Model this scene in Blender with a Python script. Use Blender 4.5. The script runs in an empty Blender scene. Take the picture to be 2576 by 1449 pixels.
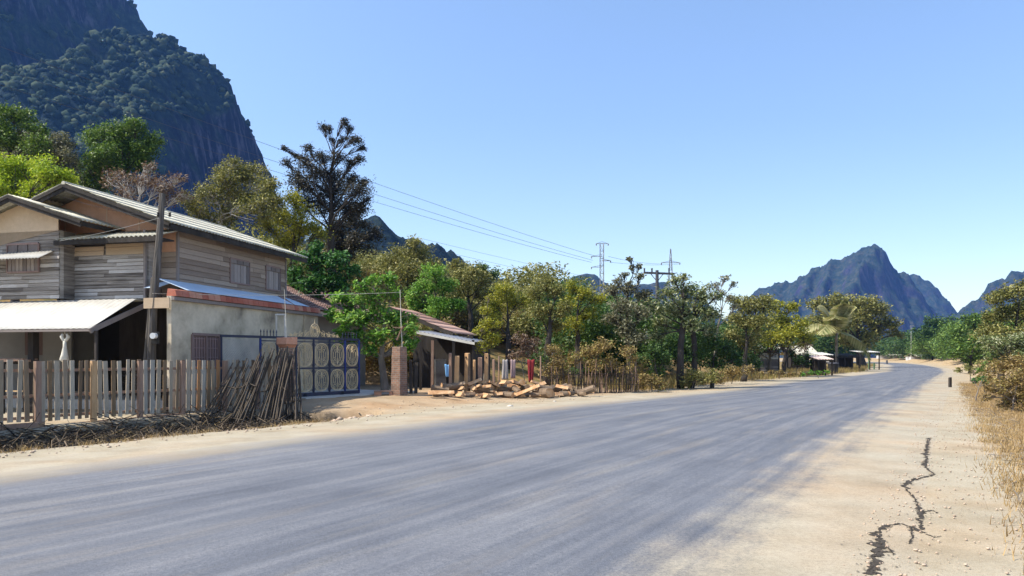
import bpy, bmesh, math, random
import numpy as np
from mathutils import Vector, Matrix
R = math.radians
scene = bpy.context.scene
col = scene.collection

# ------------------------------------------------------------------ camera
H = 1.6                  # eye height
FP = 1860.4; CX = 1288.0; HZ = 900.0      # photo measured at 2576 px wide
cam = bpy.data.objects.new('camera', bpy.data.cameras.new('camera'))
col.objects.link(cam)
cam.location = (0, 0, H); cam.rotation_euler = (R(90), 0, 0)
cam.data.sensor_width = 36; cam.data.lens = 26
cam.data.shift_y = (HZ - 724.5) / 2576
cam.data.clip_start = 0.1; cam.data.clip_end = 12000
scene.camera = cam
# ------------------------------------------------------------------ light
SUN_EL, SUN_AZ = R(50), R(-102)            # azimuth from +Y towards +X
sdir = Vector((math.sin(SUN_AZ)*math.cos(SUN_EL), math.cos(SUN_AZ)*math.cos(SUN_EL), math.sin(SUN_EL)))
sun = bpy.data.objects.new('sun', bpy.data.lights.new('sun', 'SUN'))
col.objects.link(sun)
sun.data.energy = 4.6; sun.data.angle = R(0.5); sun.data.color = (1.0, 0.92, 0.78)
sun.rotation_euler = sdir.to_track_quat('Z', 'Y').to_euler()
world = bpy.data.worlds.new('World'); scene.world = world; world.use_nodes = True
wn = world.node_tree; wn.nodes.clear()
wo = wn.nodes.new('ShaderNodeOutputWorld'); wb = wn.nodes.new('ShaderNodeBackground')
sk = wn.nodes.new('ShaderNodeTexSky'); sk.sky_type = 'NISHITA'; sk.sun_disc = False
sk.sun_elevation = SUN_EL; sk.sun_rotation = SUN_AZ % (2*math.pi)
sk.air_density = 1.0; sk.dust_density = 0.9; sk.ozone_density = 0.6
wb.inputs[1].default_value = 0.14
wn.links.new(sk.outputs[0], wb.inputs[0]); wn.links.new(wb.outputs[0], wo.inputs[0])
scene.view_settings.view_transform = 'Standard'; scene.view_settings.look = 'None'
scene.view_settings.exposure = 0.92; scene.view_settings.gamma = 1
scene.render.engine = 'CYCLES'

# ------------------------------------------------------------------ helpers
def gxy(px, py, z=0.0):
    """point of the level z seen at photo pixel (px, py)"""
    Y = (H - z) * FP / (py - HZ)
    return Vector(((px - CX) * Y / FP, Y, z))
def P(px, py, Y):
    return Vector(((px - CX) * Y / FP, Y, H - (py - HZ) * Y / FP))
def tag(o, label=None, cat=None, group=None, kind=None):
    if label: o['label'] = label
    if cat: o['category'] = cat
    if group: o['group'] = group
    if kind: o['kind'] = kind
    return o
def empty(name, loc=(0, 0, 0), rz=0.0):
    o = bpy.data.objects.new(name, None); col.objects.link(o)
    o.location = loc; o.rotation_euler = (0, 0, rz); o.empty_display_size = 0.2
    return o
def link(name, me, m=None, parent=None, loc=(0, 0, 0)):
    o = bpy.data.objects.new(name, me); col.objects.link(o); o.location = loc
    if m is not None and not me.materials: me.materials.append(m)
    if parent: o.parent = parent
    return o
def np_mesh(name, V, F, smooth=False):
    V = np.asarray(V, dtype=np.float32); F = np.asarray(F, dtype=np.int32)
    me = bpy.data.meshes.new(name); k = F.shape[1]
    me.vertices.add(len(V)); me.vertices.foreach_set('co', V.ravel())
    me.loops.add(F.size); me.loops.foreach_set('vertex_index', F.ravel())
    me.polygons.add(len(F)); me.polygons.foreach_set('loop_start', np.arange(0, F.size, k, dtype=np.int32))
    me.polygons.foreach_set('loop_total', np.full(len(F), k, dtype=np.int32))
    if smooth: me.polygons.foreach_set('use_smooth', np.ones(len(F), dtype=bool))
    me.update(calc_edges=True); me.validate()
    return me
class MB:
    def __init__(s): s.v = []; s.f = []
    def quad(s, a, b, c, d):
        n = len(s.v); s.v += [tuple(a), tuple(b), tuple(c), tuple(d)]; s.f.append((n, n+1, n+2, n+3))
    def poly(s, pts):
        n = len(s.v); s.v += [tuple(p) for p in pts]; s.f.append(tuple(range(n, n+len(pts))))
    def box(s, x0, x1, y0, y1, z0, z1):
        s.hexa([(x0,y0,z0),(x1,y0,z0),(x1,y1,z0),(x0,y1,z0)], [(x0,y0,z1),(x1,y0,z1),(x1,y1,z1),(x0,y1,z1)])
    def hexa(s, lo, hi):
        n = len(s.v); s.v += [tuple(p) for p in lo] + [tuple(p) for p in hi]
        for f in ((3,2,1,0),(4,5,6,7),(0,1,5,4),(1,2,6,5),(2,3,7,6),(3,0,4,7)):
            s.f.append(tuple(n+i for i in f))
    def bar(s, p, q, w, h=None, up=(0, 0, 1)):
        """box beam of width w, height h from p to q"""
        h = w if h is None else h
        p = Vector(p); q = Vector(q); d = (q-p).normalized(); u = Vector(up)
        if abs(d.dot(u)) > .98: u = Vector((0, 1, 0))
        x = d.cross(u).normalized(); z = x.cross(d).normalized()
        x *= w/2; z *= h/2
        s.hexa([p-x-z, p+x-z, p+x+z, p-x+z], [q-x-z, q+x-z, q+x+z, q-x+z])
    def tube(s, pts, rad, n=6, cap=True):
        pts = [Vector(p) for p in pts]
        if not hasattr(rad, '__len__'): rad = [rad]*len(pts)
        base = len(s.v); prev = None
        for i, p in enumerate(pts):
            d = (pts[min(i+1, len(pts)-1)] - pts[max(i-1, 0)])
            if d.length < 1e-9: d = Vector((0, 0, 1))
            d.normalize()
            if prev is None:
                x = d.orthogonal().normalized()
            else:
                x = prev - d*prev.dot(d)
                x = x.normalized() if x.length > 1e-6 else d.orthogonal().normalized()
            prev = x; y = d.cross(x)
            for k in range(n):
                a = 2*math.pi*k/n
                s.v.append(tuple(p + (x*math.cos(a) + y*math.sin(a))*rad[i]))
        for i in range(len(pts)-1):
            for k in range(n):
                a = base+i*n+k; b = base+i*n+(k+1) % n
                s.f.append((a, b, b+n, a+n))
        if cap:
            s.f.append(tuple(base+k for k in reversed(range(n))))
            s.f.append(tuple(base+(len(pts)-1)*n+k for k in range(n)))
    def build(s, name, m, parent=None, loc=(0, 0, 0), smooth=False, solid=0, bevel=0):
        me = bpy.data.meshes.new(name); me.from_pydata(s.v, [], s.f)
        if smooth: me.polygons.foreach_set('use_smooth', [True]*len(me.polygons))
        me.update()
        o = link(name, me, m, parent, loc)
        if solid:
            md = o.modifiers.new('solid', 'SOLIDIFY'); md.thickness = solid; md.offset = 0
        if bevel:
            md = o.modifiers.new('bevel', 'BEVEL'); md.width = bevel; md.segments = 2; md.limit_method = 'ANGLE'
        return o
def copy_tree(o, parent=None):
    c = o.copy(); col.objects.link(c); c.parent = parent
    for ch in o.children: copy_tree(ch, c)
    return c
def sstep(x, a, b):
    t = np.clip((np.asarray(x, dtype=float)-a)/(b-a), 0, 1); return t*t*(3-2*t)

# value noise
_rng = np.random.default_rng(7); _perm = _rng.permutation(4096); _val = _rng.random(4096)*2-1
def vnoise(x, y, z=0.0):
    x, y, z = np.broadcast_arrays(np.asarray(x, float), np.asarray(y, float), np.asarray(z, float))
    xi = np.floor(x).astype(int); yi = np.floor(y).astype(int); zi = np.floor(z).astype(int)
    fx = x-xi; fy = y-yi; fz = z-zi
    fx = fx*fx*(3-2*fx); fy = fy*fy*(3-2*fy); fz = fz*fz*(3-2*fz)
    def h(a, b, c): return _val[_perm[(_perm[(_perm[a & 4095]+b) & 4095]+c) & 4095]]
    r = 0
    for dz in (0, 1):
        for dy in (0, 1):
            for dx in (0, 1):
                w = (fx if dx else 1-fx)*(fy if dy else 1-fy)*(fz if dz else 1-fz)
                r = r + w*h(xi+dx, yi+dy, zi+dz)
    return r
def fbm(x, y, z=0.0, o=4):
    r = 0; a = 1.0; s = 1.0
    for i in range(o):
        r = r + a*vnoise(np.asarray(x)*s+17.3*i, np.asarray(y)*s-9.1*i, np.asarray(z)*s); a *= .5; s *= 2.03
    return r

# ------------------------------------------------------------------ materials
def nmat(name):
    m = bpy.data.materials.new(name); m.use_nodes = True
    nt = m.node_tree; nt.nodes.clear()
    out = nt.nodes.new('ShaderNodeOutputMaterial'); bs = nt.nodes.new('ShaderNodeBsdfPrincipled')
    nt.links.new(bs.outputs[0], out.inputs[0])
    return m, nt, bs, out
def ramp(nt, fac, stops):
    r = nt.nodes.new('ShaderNodeValToRGB'); e = r.color_ramp.elements
    while len(e) > 1: e.remove(e[0])
    e[0].position = stops[0][0]; e[0].color = (*stops[0][1], 1)
    for p, c in stops[1:]:
        x = e.new(p); x.color = (*c, 1)
    nt.links.new(fac, r.inputs[0]); return r.outputs[0]
def mixc(nt, fac, a, b, mode='MIX'):
    n = nt.nodes.new('ShaderNodeMix'); n.data_type = 'RGBA'; n.blend_type = mode
    for s, v in ((n.inputs[0], fac), (n.inputs[6], a), (n.inputs[7], b)):
        if isinstance(v, bpy.types.NodeSocket): nt.links.new(v, s)
        elif isinstance(v, (int, float)): s.default_value = v
        else: s.default_value = (*v, 1)
    return n.outputs[2]
def mth(nt, op, a, b=None, c=None, clamp=False):
    n = nt.nodes.new('ShaderNodeMath'); n.operation = op; n.use_clamp = clamp
    for i, v in enumerate((a, b, c)):
        if v is None: continue
        if isinstance(v, bpy.types.NodeSocket): nt.links.new(v, n.inputs[i])
        else: n.inputs[i].default_value = v
    return n.outputs[0]
def noise(nt, vec, scale, detail=4, rough=.55, sc=(1, 1, 1), rot=(0, 0, 0)):
    mp = nt.nodes.new('ShaderNodeMapping'); mp.inputs['Scale'].default_value = sc; mp.inputs['Rotation'].default_value = rot
    nt.links.new(vec, mp.inputs[0])
    n = nt.nodes.new('ShaderNodeTexNoise'); n.inputs['Scale'].default_value = scale
    n.inputs['Detail'].default_value = detail; n.inputs['Roughness'].default_value = rough
    nt.links.new(mp.outputs[0], n.inputs['Vector']); return n.outputs['Fac']
def coords(nt, kind='Object'):
    return nt.nodes.new('ShaderNodeTexCoord').outputs[kind]
def bump(nt, bs, h, strength=.4, dist=.02):
    b = nt.nodes.new('ShaderNodeBump'); b.inputs['Strength'].default_value = strength; b.inputs['Distance'].default_value = dist
    nt.links.new(h, b.inputs['Height']); nt.links.new(b.outputs[0], bs.inputs['Normal'])
def mk(name, cols, scale=3.0, rough=.85, sc=(1, 1, 1), island=0.0, bmp=.3, bd=.01, metal=0, spec=.3, detail=5, fine=0):
    """noise-mixed colour; island>0 adds a tint change from piece to piece"""
    m, nt, bs, out = nmat(name)
    tc = coords(nt); n = noise(nt, tc, scale, detail, .6, sc)
    k = len(cols)
    f = n
    if island:
        g = nt.nodes.new('ShaderNodeNewGeometry').outputs['Random Per Island']
        f = mth(nt, 'ADD', mth(nt, 'MULTIPLY', n, 1-island), mth(nt, 'MULTIPLY', g, island))
    st = [(.28 + .44*i/max(k-1, 1), c) for i, c in enumerate(cols)]
    if island > .5: st = [(.12 + .76*i/max(k-1, 1), c) for i, c in enumerate(cols)]
    c = ramp(nt, f, st)
    if fine:
        n2 = noise(nt, tc, scale*9, 3, .6, sc)
        c = mixc(nt, fine, c, ramp(nt, n2, [(.3, (.25, .24, .23)), (.7, (1.0, 1.0, 1.0))]), 'MULTIPLY')
        n = mth(nt, 'ADD', n, n2)
    nt.links.new(c, bs.inputs['Base Color'])
    bs.inputs['Roughness'].default_value = rough; bs.inputs['Metallic'].default_value = metal
    bs.inputs['Specular IOR Level'].default_value = spec
    if bmp: bump(nt, bs, n, bmp, bd)
    return m
def leafmat(name, cols, trans=.35):
    m, nt, bs, out = nmat(name)
    g = nt.nodes.new('ShaderNodeNewGeometry').outputs['Random Per Island']
    n = noise(nt, coords(nt), .9, 3, .6)
    f = mth(nt, 'ADD', mth(nt, 'MULTIPLY', n, .55), mth(nt, 'MULTIPLY', g, .45))
    k = len(cols)
    c = ramp(nt, f, [(.22+.56*i/(k-1), x) for i, x in enumerate(cols)])
    nt.links.new(c, bs.inputs['Base Color']); bs.inputs['Roughness'].default_value = .55
    bs.inputs['Specular IOR Level'].default_value = .35
    tr = nt.nodes.new('ShaderNodeBsdfTranslucent'); mx = nt.nodes.new('ShaderNodeMixShader')
    nt.links.new(mixc(nt, .5, c, (1.0, .95, .45), 'MULTIPLY'), tr.inputs[0])
    mx.inputs[0].default_value = trans
    nt.links.new(bs.outputs[0], mx.inputs[1]); nt.links.new(tr.outputs[0], mx.inputs[2]); nt.links.new(mx.outputs[0], out.inputs[0])
    return m

M = {}
M['plank'] = mk('weathered_planks', [(.10,.085,.075),(.28,.25,.22),(.44,.405,.37),(.62,.59,.56)], 2.2, .9, (.35,.35,6), island=.38, bmp=.5, bd=.008, fine=.4)
M['plank_tan'] = mk('tan_planks', [(.36,.26,.17),(.46,.35,.24),(.52,.40,.29)], 2, .85, (.4,.4,5), island=.5, fine=.2)
M['plank_brown'] = mk('brown_planks', [(.17,.125,.095),(.30,.235,.185),(.42,.345,.28)], 2, .85, (.4,.4,5), island=.55, bmp=.5, fine=.3)
M['gable'] = mk('gable_board', [(.52,.29,.18),(.60,.35,.23),(.66,.42,.29)], .9, .8, bmp=.1, fine=.15)
M['gable_tan'] = mk('tan_gable_board', [(.52,.40,.28),(.60,.47,.33),(.66,.52,.38)], .9, .8, bmp=.1, fine=.15)
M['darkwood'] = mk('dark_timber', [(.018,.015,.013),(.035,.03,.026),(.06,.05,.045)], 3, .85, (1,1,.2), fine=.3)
M['roofgrey'] = mk('fibre_cement_roof', [(.36,.34,.27),(.56,.54,.44),(.68,.66,.55)], 2.2, .9, (1,1,1), bmp=.15, fine=.45)
M['white_metal'] = mk('white_metal_sheet', [(.42,.41,.37),(.52,.51,.475),(.60,.59,.55)], 1.6, .6, bmp=.05, fine=.15)
M['shaded_sheet'] = mk('shade_blue_sheet', [(.50,.62,.76),(.56,.68,.82),(.62,.73,.85)], 1.2, .5, bmp=.05, fine=.1)  # white metal given the blue cast of its own shadow
M['tile_red'] = mk('red_cement_tile', [(.32,.085,.05),(.42,.14,.09),(.50,.25,.17)], 3, .7, island=.5, fine=.2)
M['tile_brown'] = mk('brown_roof_tile', [(.20,.12,.10),(.29,.18,.15),(.40,.28,.24)], 2.5, .75, island=.3, fine=.3)
M['plaster'] = mk('grey_plaster', [(.18,.155,.125),(.44,.385,.29),(.60,.53,.41),(.68,.61,.48)], .9, .95, bmp=.35, bd=.006, fine=.15, detail=7)
M['plaster_tan'] = mk('tan_plaster', [(.34,.27,.20),(.48,.40,.29),(.58,.50,.38)], 1.0, .95, bmp=.3, bd=.006, fine=.15)
M['plaster_white'] = mk('pale_plaster', [(.40,.40,.42),(.52,.52,.54),(.60,.60,.61)], 1.0, .9, fine=.1)
M['concrete'] = mk('concrete', [(.42,.40,.37),(.52,.50,.47),(.60,.58,.54)], 1.4, .95, fine=.2)
M['brick'] = None
M['shutter'] = mk('brown_shutter', [(.13,.085,.075),(.20,.135,.12),(.27,.19,.17)], 2.5, .8, (1,1,.3), island=.4, fine=.2)
M['shutter_grey'] = mk('grey_shutter', [(.12,.10,.095),(.22,.19,.18),(.34,.30,.28)], 2.5, .85, (1,1,.3), island=.7, fine=.2)
M['void'] = mk('interior_shade', [(.012,.011,.01),(.02,.018,.016)], 2, 1, bmp=0)  # near-black paint standing in for the shade inside openings
M['picket'] = mk('picket_wood', [(.17,.11,.08),(.27,.22,.20),(.36,.31,.30),(.42,.38,.39)], 1.6, .9, (3,3,.5), island=.0, fine=.35)
M['bamboo'] = mk('dark_bamboo', [(.025,.020,.014),(.06,.045,.032),(.16,.125,.09)], 2.5, .75, (2,2,.3), island=.6, fine=.3)
M['bark_dark'] = mk('dark_bark', [(.02,.017,.015),(.045,.038,.033),(.08,.07,.06)], 4, .95, (1,1,.3), bmp=.6, bd=.03)
M['bark'] = mk('grey_bark', [(.10,.085,.07),(.18,.155,.13),(.26,.23,.2)], 4, .95, (1,1,.3), bmp=.6, bd=.03)
M['bark_white'] = mk('pale_bark', [(.38,.35,.32),(.52,.49,.46),(.62,.6,.57)], 4, .95, (1,1,.3), bmp=.5, bd=.03)
M['timber'] = mk('fresh_timber', [(.42,.24,.12),(.56,.35,.18),(.66,.45,.26)], 2, .8, (3,3,.4), island=.2, fine=.25)
M['timber_old'] = mk('old_timber', [(.22,.14,.10),(.34,.22,.16),(.42,.30,.23)], 2, .85, (3,3,.4), fine=.3)
M['cream'] = mk('cream_paint', [(.48,.37,.20),(.74,.60,.38)], 6, .5, bmp=.05)
M['navy'] = mk('navy_paint', [(.022,.026,.05),(.035,.04,.075)], 5, .45, bmp=.05)
M['blue_paint'] = mk('bright_blue_paint', [(.012,.03,.16),(.02,.045,.22)], 5, .45, bmp=.05)
M['wire_grey'] = mk('galvanised_wire', [(.35,.36,.37),(.45,.46,.47)], 5, .5, metal=.3, bmp=0)
M['cable'] = mk('dark_cable', [(.05,.05,.06),(.09,.09,.10)], 5, .7, bmp=0)
M['steel'] = mk('galvanised_steel', [(.20,.21,.24),(.28,.29,.32)], 2, .6, metal=.2, bmp=0)
M['pole'] = mk('pole_timber', [(.05,.045,.04),(.11,.10,.09),(.20,.185,.17)], 3, .95, (4,4,.25), bmp=.7, bd=.015, fine=.4)
M['rope'] = mk('pale_net', [(.55,.53,.46),(.70,.68,.60)], 12, .9, fine=.3)
M['glass'] = mk('meter_glass', [(.6,.62,.63),(.75,.77,.78)], 4, .15, bmp=0, spec=.6)
M['black'] = mk('black_rubber', [(.012,.012,.012),(.03,.03,.03)], 4, .7)
M['rock'] = mk('rubble', [(.34,.25,.18),(.48,.37,.28),(.58,.48,.38)], 5, .95, fine=.3)
M['stone_pale'] = mk('pale_stone', [(.5,.47,.42),(.62,.59,.54)], 6, .9, fine=.2)
M['cloth_blue'] = mk('blue_cloth', [(.12,.30,.60),(.20,.42,.72)], 3, .9)
M['cloth_pink'] = mk('faded_pink_cloth', [(.30,.21,.21),(.38,.28,.28)], 3, .9)
M['cloth_white'] = mk('white_cloth', [(.30,.28,.27),(.38,.35,.34)], 3, .9)
M['cloth_red'] = mk('red_cloth', [(.16,.015,.02),(.26,.03,.035)], 3, .9)
M['green_paint'] = mk('green_paint', [(.06,.12,.07),(.1,.18,.1)], 3, .7)
M['pink_roof'] = mk('faded_pink_roof', [(.55,.42,.38),(.64,.52,.47)], 2, .8, fine=.1)
M['shade_net'] = mk('black_mesh', [(.02,.02,.02),(.05,.05,.05)], 9, .9)
# foliage
LF = dict(
 lime=[(.09,.16,.01),(.22,.33,.02),(.38,.48,.04),(.50,.52,.07)],
 green=[(.018,.045,.010),(.05,.10,.018),(.11,.185,.03),(.20,.28,.06)],
 bright=[(.025,.075,.010),(.065,.17,.02),(.15,.31,.04),(.33,.46,.12)],
 dark=[(.014,.035,.008),(.03,.07,.014),(.06,.115,.022),(.12,.18,.05)],
 mango=[(.01,.04,.01),(.022,.08,.018),(.05,.15,.03),(.12,.24,.07)],
 olive=[(.05,.06,.018),(.12,.13,.035),(.22,.215,.065),(.36,.33,.13)],
 yellow=[(.08,.10,.01),(.17,.19,.02),(.28,.28,.03),(.40,.36,.05)],
 grey=[(.045,.05,.03),(.09,.095,.055),(.18,.18,.11),(.34,.33,.24)],
 russet=[(.05,.028,.018),(.11,.062,.04),(.17,.115,.08),(.25,.20,.15)],
 dry=[(.09,.065,.03),(.17,.125,.05),(.30,.215,.08),(.24,.26,.07)],
 tall=[(.014,.015,.012),(.028,.028,.02),(.055,.05,.036),(.11,.10,.075)],
 straw=[(.16,.10,.045),(.32,.22,.10),(.44,.33,.17)],
 silver=[(.04,.065,.022),(.11,.145,.05),(.22,.25,.11),(.48,.48,.34)])
for k_, v_ in LF.items(): M['leaf_'+k_] = leafmat('leaves_'+k_, [tuple(min(.7, q*(1.2 if k_ not in ('tall','lime') else 1.12)) for q in c_) for c_ in v_], .3 if k_ not in ('lime', 'bright', 'yellow') else .4)

def brickmat():
    m, nt, bs, out = nmat('brickwork')
    tc = coords(nt)
    # bricks wrap round the pillar: run along x+y
    sp = nt.nodes.new('ShaderNodeSeparateXYZ'); nt.links.new(tc, sp.inputs[0])
    cb = nt.nodes.new('ShaderNodeCombineXYZ'); nt.links.new(mth(nt, 'ADD', sp.outputs[0], sp.outputs[1]), cb.inputs[0]); nt.links.new(sp.outputs[2], cb.inputs[1])
    b = nt.nodes.new('ShaderNodeTexBrick'); nt.links.new(cb.outputs[0], b.inputs[0])
    b.inputs['Scale'].default_value = 1; b.inputs['Brick Width'].default_value = .2; b.inputs['Row Height'].default_value = .075
    b.inputs['Mortar Size'].default_value = .010; b.inputs['Color1'].default_value = (.33,.18,.12,1); b.inputs['Color2'].default_value = (.19,.11,.08,1)
    b.inputs['Mortar'].default_value = (.27,.24,.21,1)
    n = noise(nt, tc, 3, 5)
    c = mixc(nt, .7, b.outputs[0], ramp(nt, n, [(.3,(.45,.42,.4)),(.7,(1,1,1))]), 'MULTIPLY')
    nt.links.new(c, bs.inputs[0]); bs.inputs['Roughness'].default_value = .95
    bump(nt, bs, mth(nt, 'SUBTRACT', n, b.outputs['Fac']), .6, .01)
    return m
M['brick'] = brickmat()
# ------------------------------------------------------------------ ground plan
L_EDGE = np.array([(-15.5,1.0),(-11.5,7.2),(-8.24,11.9),(-5.78,16.1),(-4.23,18.4),(-3.0,21.0),(.17,25.9),(3.4,29.8),(7.75,35),(15.8,48),(28.8,66),(41.7,85),(52,106),(76,152),(98,200),(114,247),(120,300),(112,360),(80,440)])
R_EDGE = np.array((.77,-.45))+np.array([(-5.5,-8.2),(-1.0,-.7),(2.6,5.42),(5.5,10.4),(8.0,14.6),(9.6,17.3),(12.7,22.5),(17.2,30.0),(23,39.5),(33,56.5),(43,73),(50.1,85),(64,109),(88,157),(110,205),(128,255),(136,305),(128,365),(94,448)])
F0 = np.array((-11.6, 16.8)); FD = np.array((.515, .857)); FD = FD/np.linalg.norm(FD); FN = np.array((FD[1], -FD[0]))
def tq(x, y):
    """t along the fence line, q metres in front of it (towards the road)"""
    dx = x-F0[0]; dy = y-F0[1]
    return dx*FD[0]+dy*FD[1], dx*FN[0]+dy*FN[1]
def road_side(x, y):
    """signed distance left of the left pavement edge (approx.)"""
    x = np.asarray(x, float); y = np.asarray(y, float)
    best = np.full(x.shape, 1e9); sg = np.zeros(x.shape)
    for a, b in zip(L_EDGE[:-1], L_EDGE[1:]):
        d = b-a; l2 = d.dot(d); t = np.clip(((x-a[0])*d[0]+(y-a[1])*d[1])/l2, 0, 1)
        ex = x-a[0]-t*d[0]; ey = y-a[1]-t*d[1]; ds = np.hypot(ex, ey)
        s = np.where(d[0]*ey-d[1]*ex > 0, 1, -1)
        m = ds < best; best = np.where(m, ds, best); sg = np.where(m, s, sg)
    return best*sg
def right_side(x, y):
    x = np.asarray(x, float); y = np.asarray(y, float)
    best = np.full(x.shape, 1e9); sg = np.zeros(x.shape)
    for a, b in zip(R_EDGE[:-1], R_EDGE[1:]):
        d = b-a; l2 = d.dot(d); t = np.clip(((x-a[0])*d[0]+(y-a[1])*d[1])/l2, 0, 1)
        ex = x-a[0]-t*d[0]; ey = y-a[1]-t*d[1]; ds = np.hypot(ex, ey)
        s = np.where(d[0]*ey-d[1]*ex > 0, -1, 1)
        m = ds < best; best = np.where(m, ds, best); sg = np.where(m, s, sg)
    return best*sg
def hz(x, y):
    x = np.asarray(x, float); y = np.asarray(y, float)
    t, q = tq(x, y); l = road_side(x, y); r = right_side(x, y)
    near = (y < 60) & (y > 0)
    # yard and driveway a little above the road
    z = .22*sstep(t, 6.9, 9.4)*sstep(-q, -4.2, -1.2)*(1-sstep(t, 22, 34))*sstep(l, .2, 2)
    # ditch
    edge = 6.1 + .45*np.clip(q, 0, 5) + .5*fbm(x*1.1, y*1.1, 3, 3)
    ln = l + .22*fbm(x*1.3, y*1.3, 5, 3)
    qn = q + .12*fbm(x*1.5, y*1.5, 9, 3)
    d = sstep(ln, .45, 1.4)*sstep(qn, .25, 1.0)*(1-sstep(t, edge, edge+.5))*(t > -60)
    z = z - .52*d*(1+.18*fbm(x*1.6, y*1.6, 1, 3))
    # hill on the left behind the houses
    q0 = 27 - 14*sstep(y, 34, 46) + 16*sstep(y, 85, 130)
    q0 = q0 + 2*fbm(x*.06, y*.06, 2, 3)
    up = np.maximum(0, l-q0)
    amp = 13*(1-.6*sstep(y, 58, 105))
    z = z + amp*(1-np.exp(-up*.34/amp)) + np.minimum(up*.05, 20)*(1-sstep(y, 60, 100))
    z = z + .35*sstep(up, 1, 10)*fbm(x*.25, y*.25, 4, 4)
    # right verge: low bank of dry grass
    z = z + .85*sstep(r, 1.8, 6.5)*(1+.5*fbm(x*.4, y*.4, 6, 3)) 
    z = z + .018*fbm(x*2.1, y*2.1, 8, 3)*(sstep(l, .3, 1.2)+sstep(r, .3, 1.2))
    return z
def gz(x, y): return float(hz(np.array([x]), np.array([y]))[0])

def axis(parts):
    out = []
    for a, b, s in parts: out += list(np.arange(a, b, s))
    out.append(parts[-1][1]); return np.array(sorted(set(np.round(out, 4))))
ax = axis([(-6000,-1000,500),(-1000,-200,60),(-200,-60,8),(-60,-22,1.2),(-22,12,.18),(12,60,.9),(60,240,5),(240,1000,60),(1000,7000,500)])
ay = axis([(-300,-40,30),(-40,0,3),(0,8,.5),(8,36,.18),(36,80,1.0),(80,260,5),(260,1000,50),(1000,8000,500)])
GX, GY = np.meshgrid(ax, ay)
GZ = hz(GX, GY)
nx, ny = len(ax), len(ay)
idx = np.arange(nx*ny).reshape(ny, nx)
F = np.stack([idx[:-1,:-1], idx[:-1,1:], idx[1:,1:], idx[1:,:-1]], -1).reshape(-1, 4)
me = np_mesh('ground', np.stack([GX, GY, GZ], -1).reshape(-1, 3), F, True)
t_, q_ = tq(GX, GY); l_ = road_side(GX, GY); r_ = right_side(GX, GY)
ditch = sstep(l_, .35, 1.2)*sstep(q_, .15, .9)*(1-sstep(t_, 5.8+.45*q_, 6.9+.45*q_))
green = np.clip(sstep(r_, 5, 9)*sstep(GY, 30, 60)*(GX > 0) + sstep(l_, 1.2, 3)*sstep(t_, 24, 30) + sstep(l_, 14, 22)*sstep(GY, 30, 36), 0, 1)
dry = sstep(r_, .1, 1.9)
orange = sstep(l_, .2, 2.2)*sstep(t_, 5, 9)*(1-sstep(t_, 26, 36))
za = me.color_attributes.new('zone', 'FLOAT_COLOR', 'POINT')
za.data.foreach_set('color', np.stack([ditch, green, dry, orange], -1).reshape(-1).astype(np.float32))

DUST = [(.26,.225,.16),(.36,.32,.24),(.43,.39,.305)]
def dust_nodes(nt, tc):
    n1 = noise(nt, tc, .9, 8, .65); n2 = noise(nt, tc, 28, 4, .7); n3 = noise(nt, tc, 120, 2, .6)
    c = ramp(nt, n1, [(.25, DUST[0]), (.5, DUST[1]), (.75, DUST[2])])
    c = mixc(nt, .55, c, ramp(nt, n2, [(.3, (.62,.6,.58)), (.5, (.95,.94,.93)), (.68, (1.12,1.1,1.08))]), 'MULTIPLY')
    c = mixc(nt, .6, c, ramp(nt, n3, [(.34, (.45,.43,.41)), (.46, (1,1,1)), (.72, (1.15,1.15,1.15))]), 'MULTIPLY')
    w = noise(nt, tc, .35, 4, .6)
    c = mixc(nt, mth(nt, 'MULTIPLY', ramp(nt, w, [(.44,(0,0,0)),(.66,(1,1,1))]), .5), c, mixc(nt, .8, c, (1.05,.76,.52), 'MULTIPLY'))
    return c, n1, n2, n3
gm, nt, bs, out = nmat('ground_dirt')
tc = coords(nt)
c, n1, n2, n3 = dust_nodes(nt, tc)
at = nt.nodes.new('ShaderNodeVertexColor'); at.layer_name = 'zone'
sp = nt.nodes.new('ShaderNodeSeparateColor'); nt.links.new(at.outputs[0], sp.inputs[0])
# warm orange earth on the forecourt
c = mixc(nt, mth(nt, 'MULTIPLY', at.outputs[1], .55), c, mixc(nt, .8, c, (1.08,.74,.50), 'MULTIPLY'))
n4 = noise(nt, tc, 2.2, 6, .7); n5 = noise(nt, tc, 14, 4, .7)
soil = ramp(nt, n5, [(.3,(.02,.016,.012)),(.5,(.06,.046,.033)),(.72,(.22,.17,.115))])
c = mixc(nt, mth(nt, 'MULTIPLY', sp.outputs[0], .9), c, soil)
gr = ramp(nt, noise(nt, tc, .7, 7, .7), [(.3,(.05,.06,.02)),(.45,(.14,.12,.05)),(.58,(.30,.19,.08)),(.72,(.42,.24,.10))])
c = mixc(nt, sp.outputs[1], c, gr)
dr = ramp(nt, n4, [(.32,(.20,.15,.11)),(.46,(.40,.29,.16)),(.6,(.50,.40,.26)),(.72,(.44,.36,.29))])
dr = mixc(nt, .6, dr, ramp(nt, n2, [(.3,(.5,.46,.42)),(.6,(1.1,1.05,1)),]), 'MULTIPLY')
f = mth(nt, 'MULTIPLY', sp.outputs[2], mth(nt, 'ADD', .35, mth(nt, 'MULTIPLY', n4, 1.1)), clamp=True)
c = mixc(nt, f, c, dr)
nt.links.new(c, bs.inputs[0]); bs.inputs['Roughness'].default_value = .97; bs.inputs['Specular IOR Level'].default_value = .1
bump(nt, bs, n3, .5, .006)
go = link('ground', me, gm); go['kind'] = 'structure'

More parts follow.
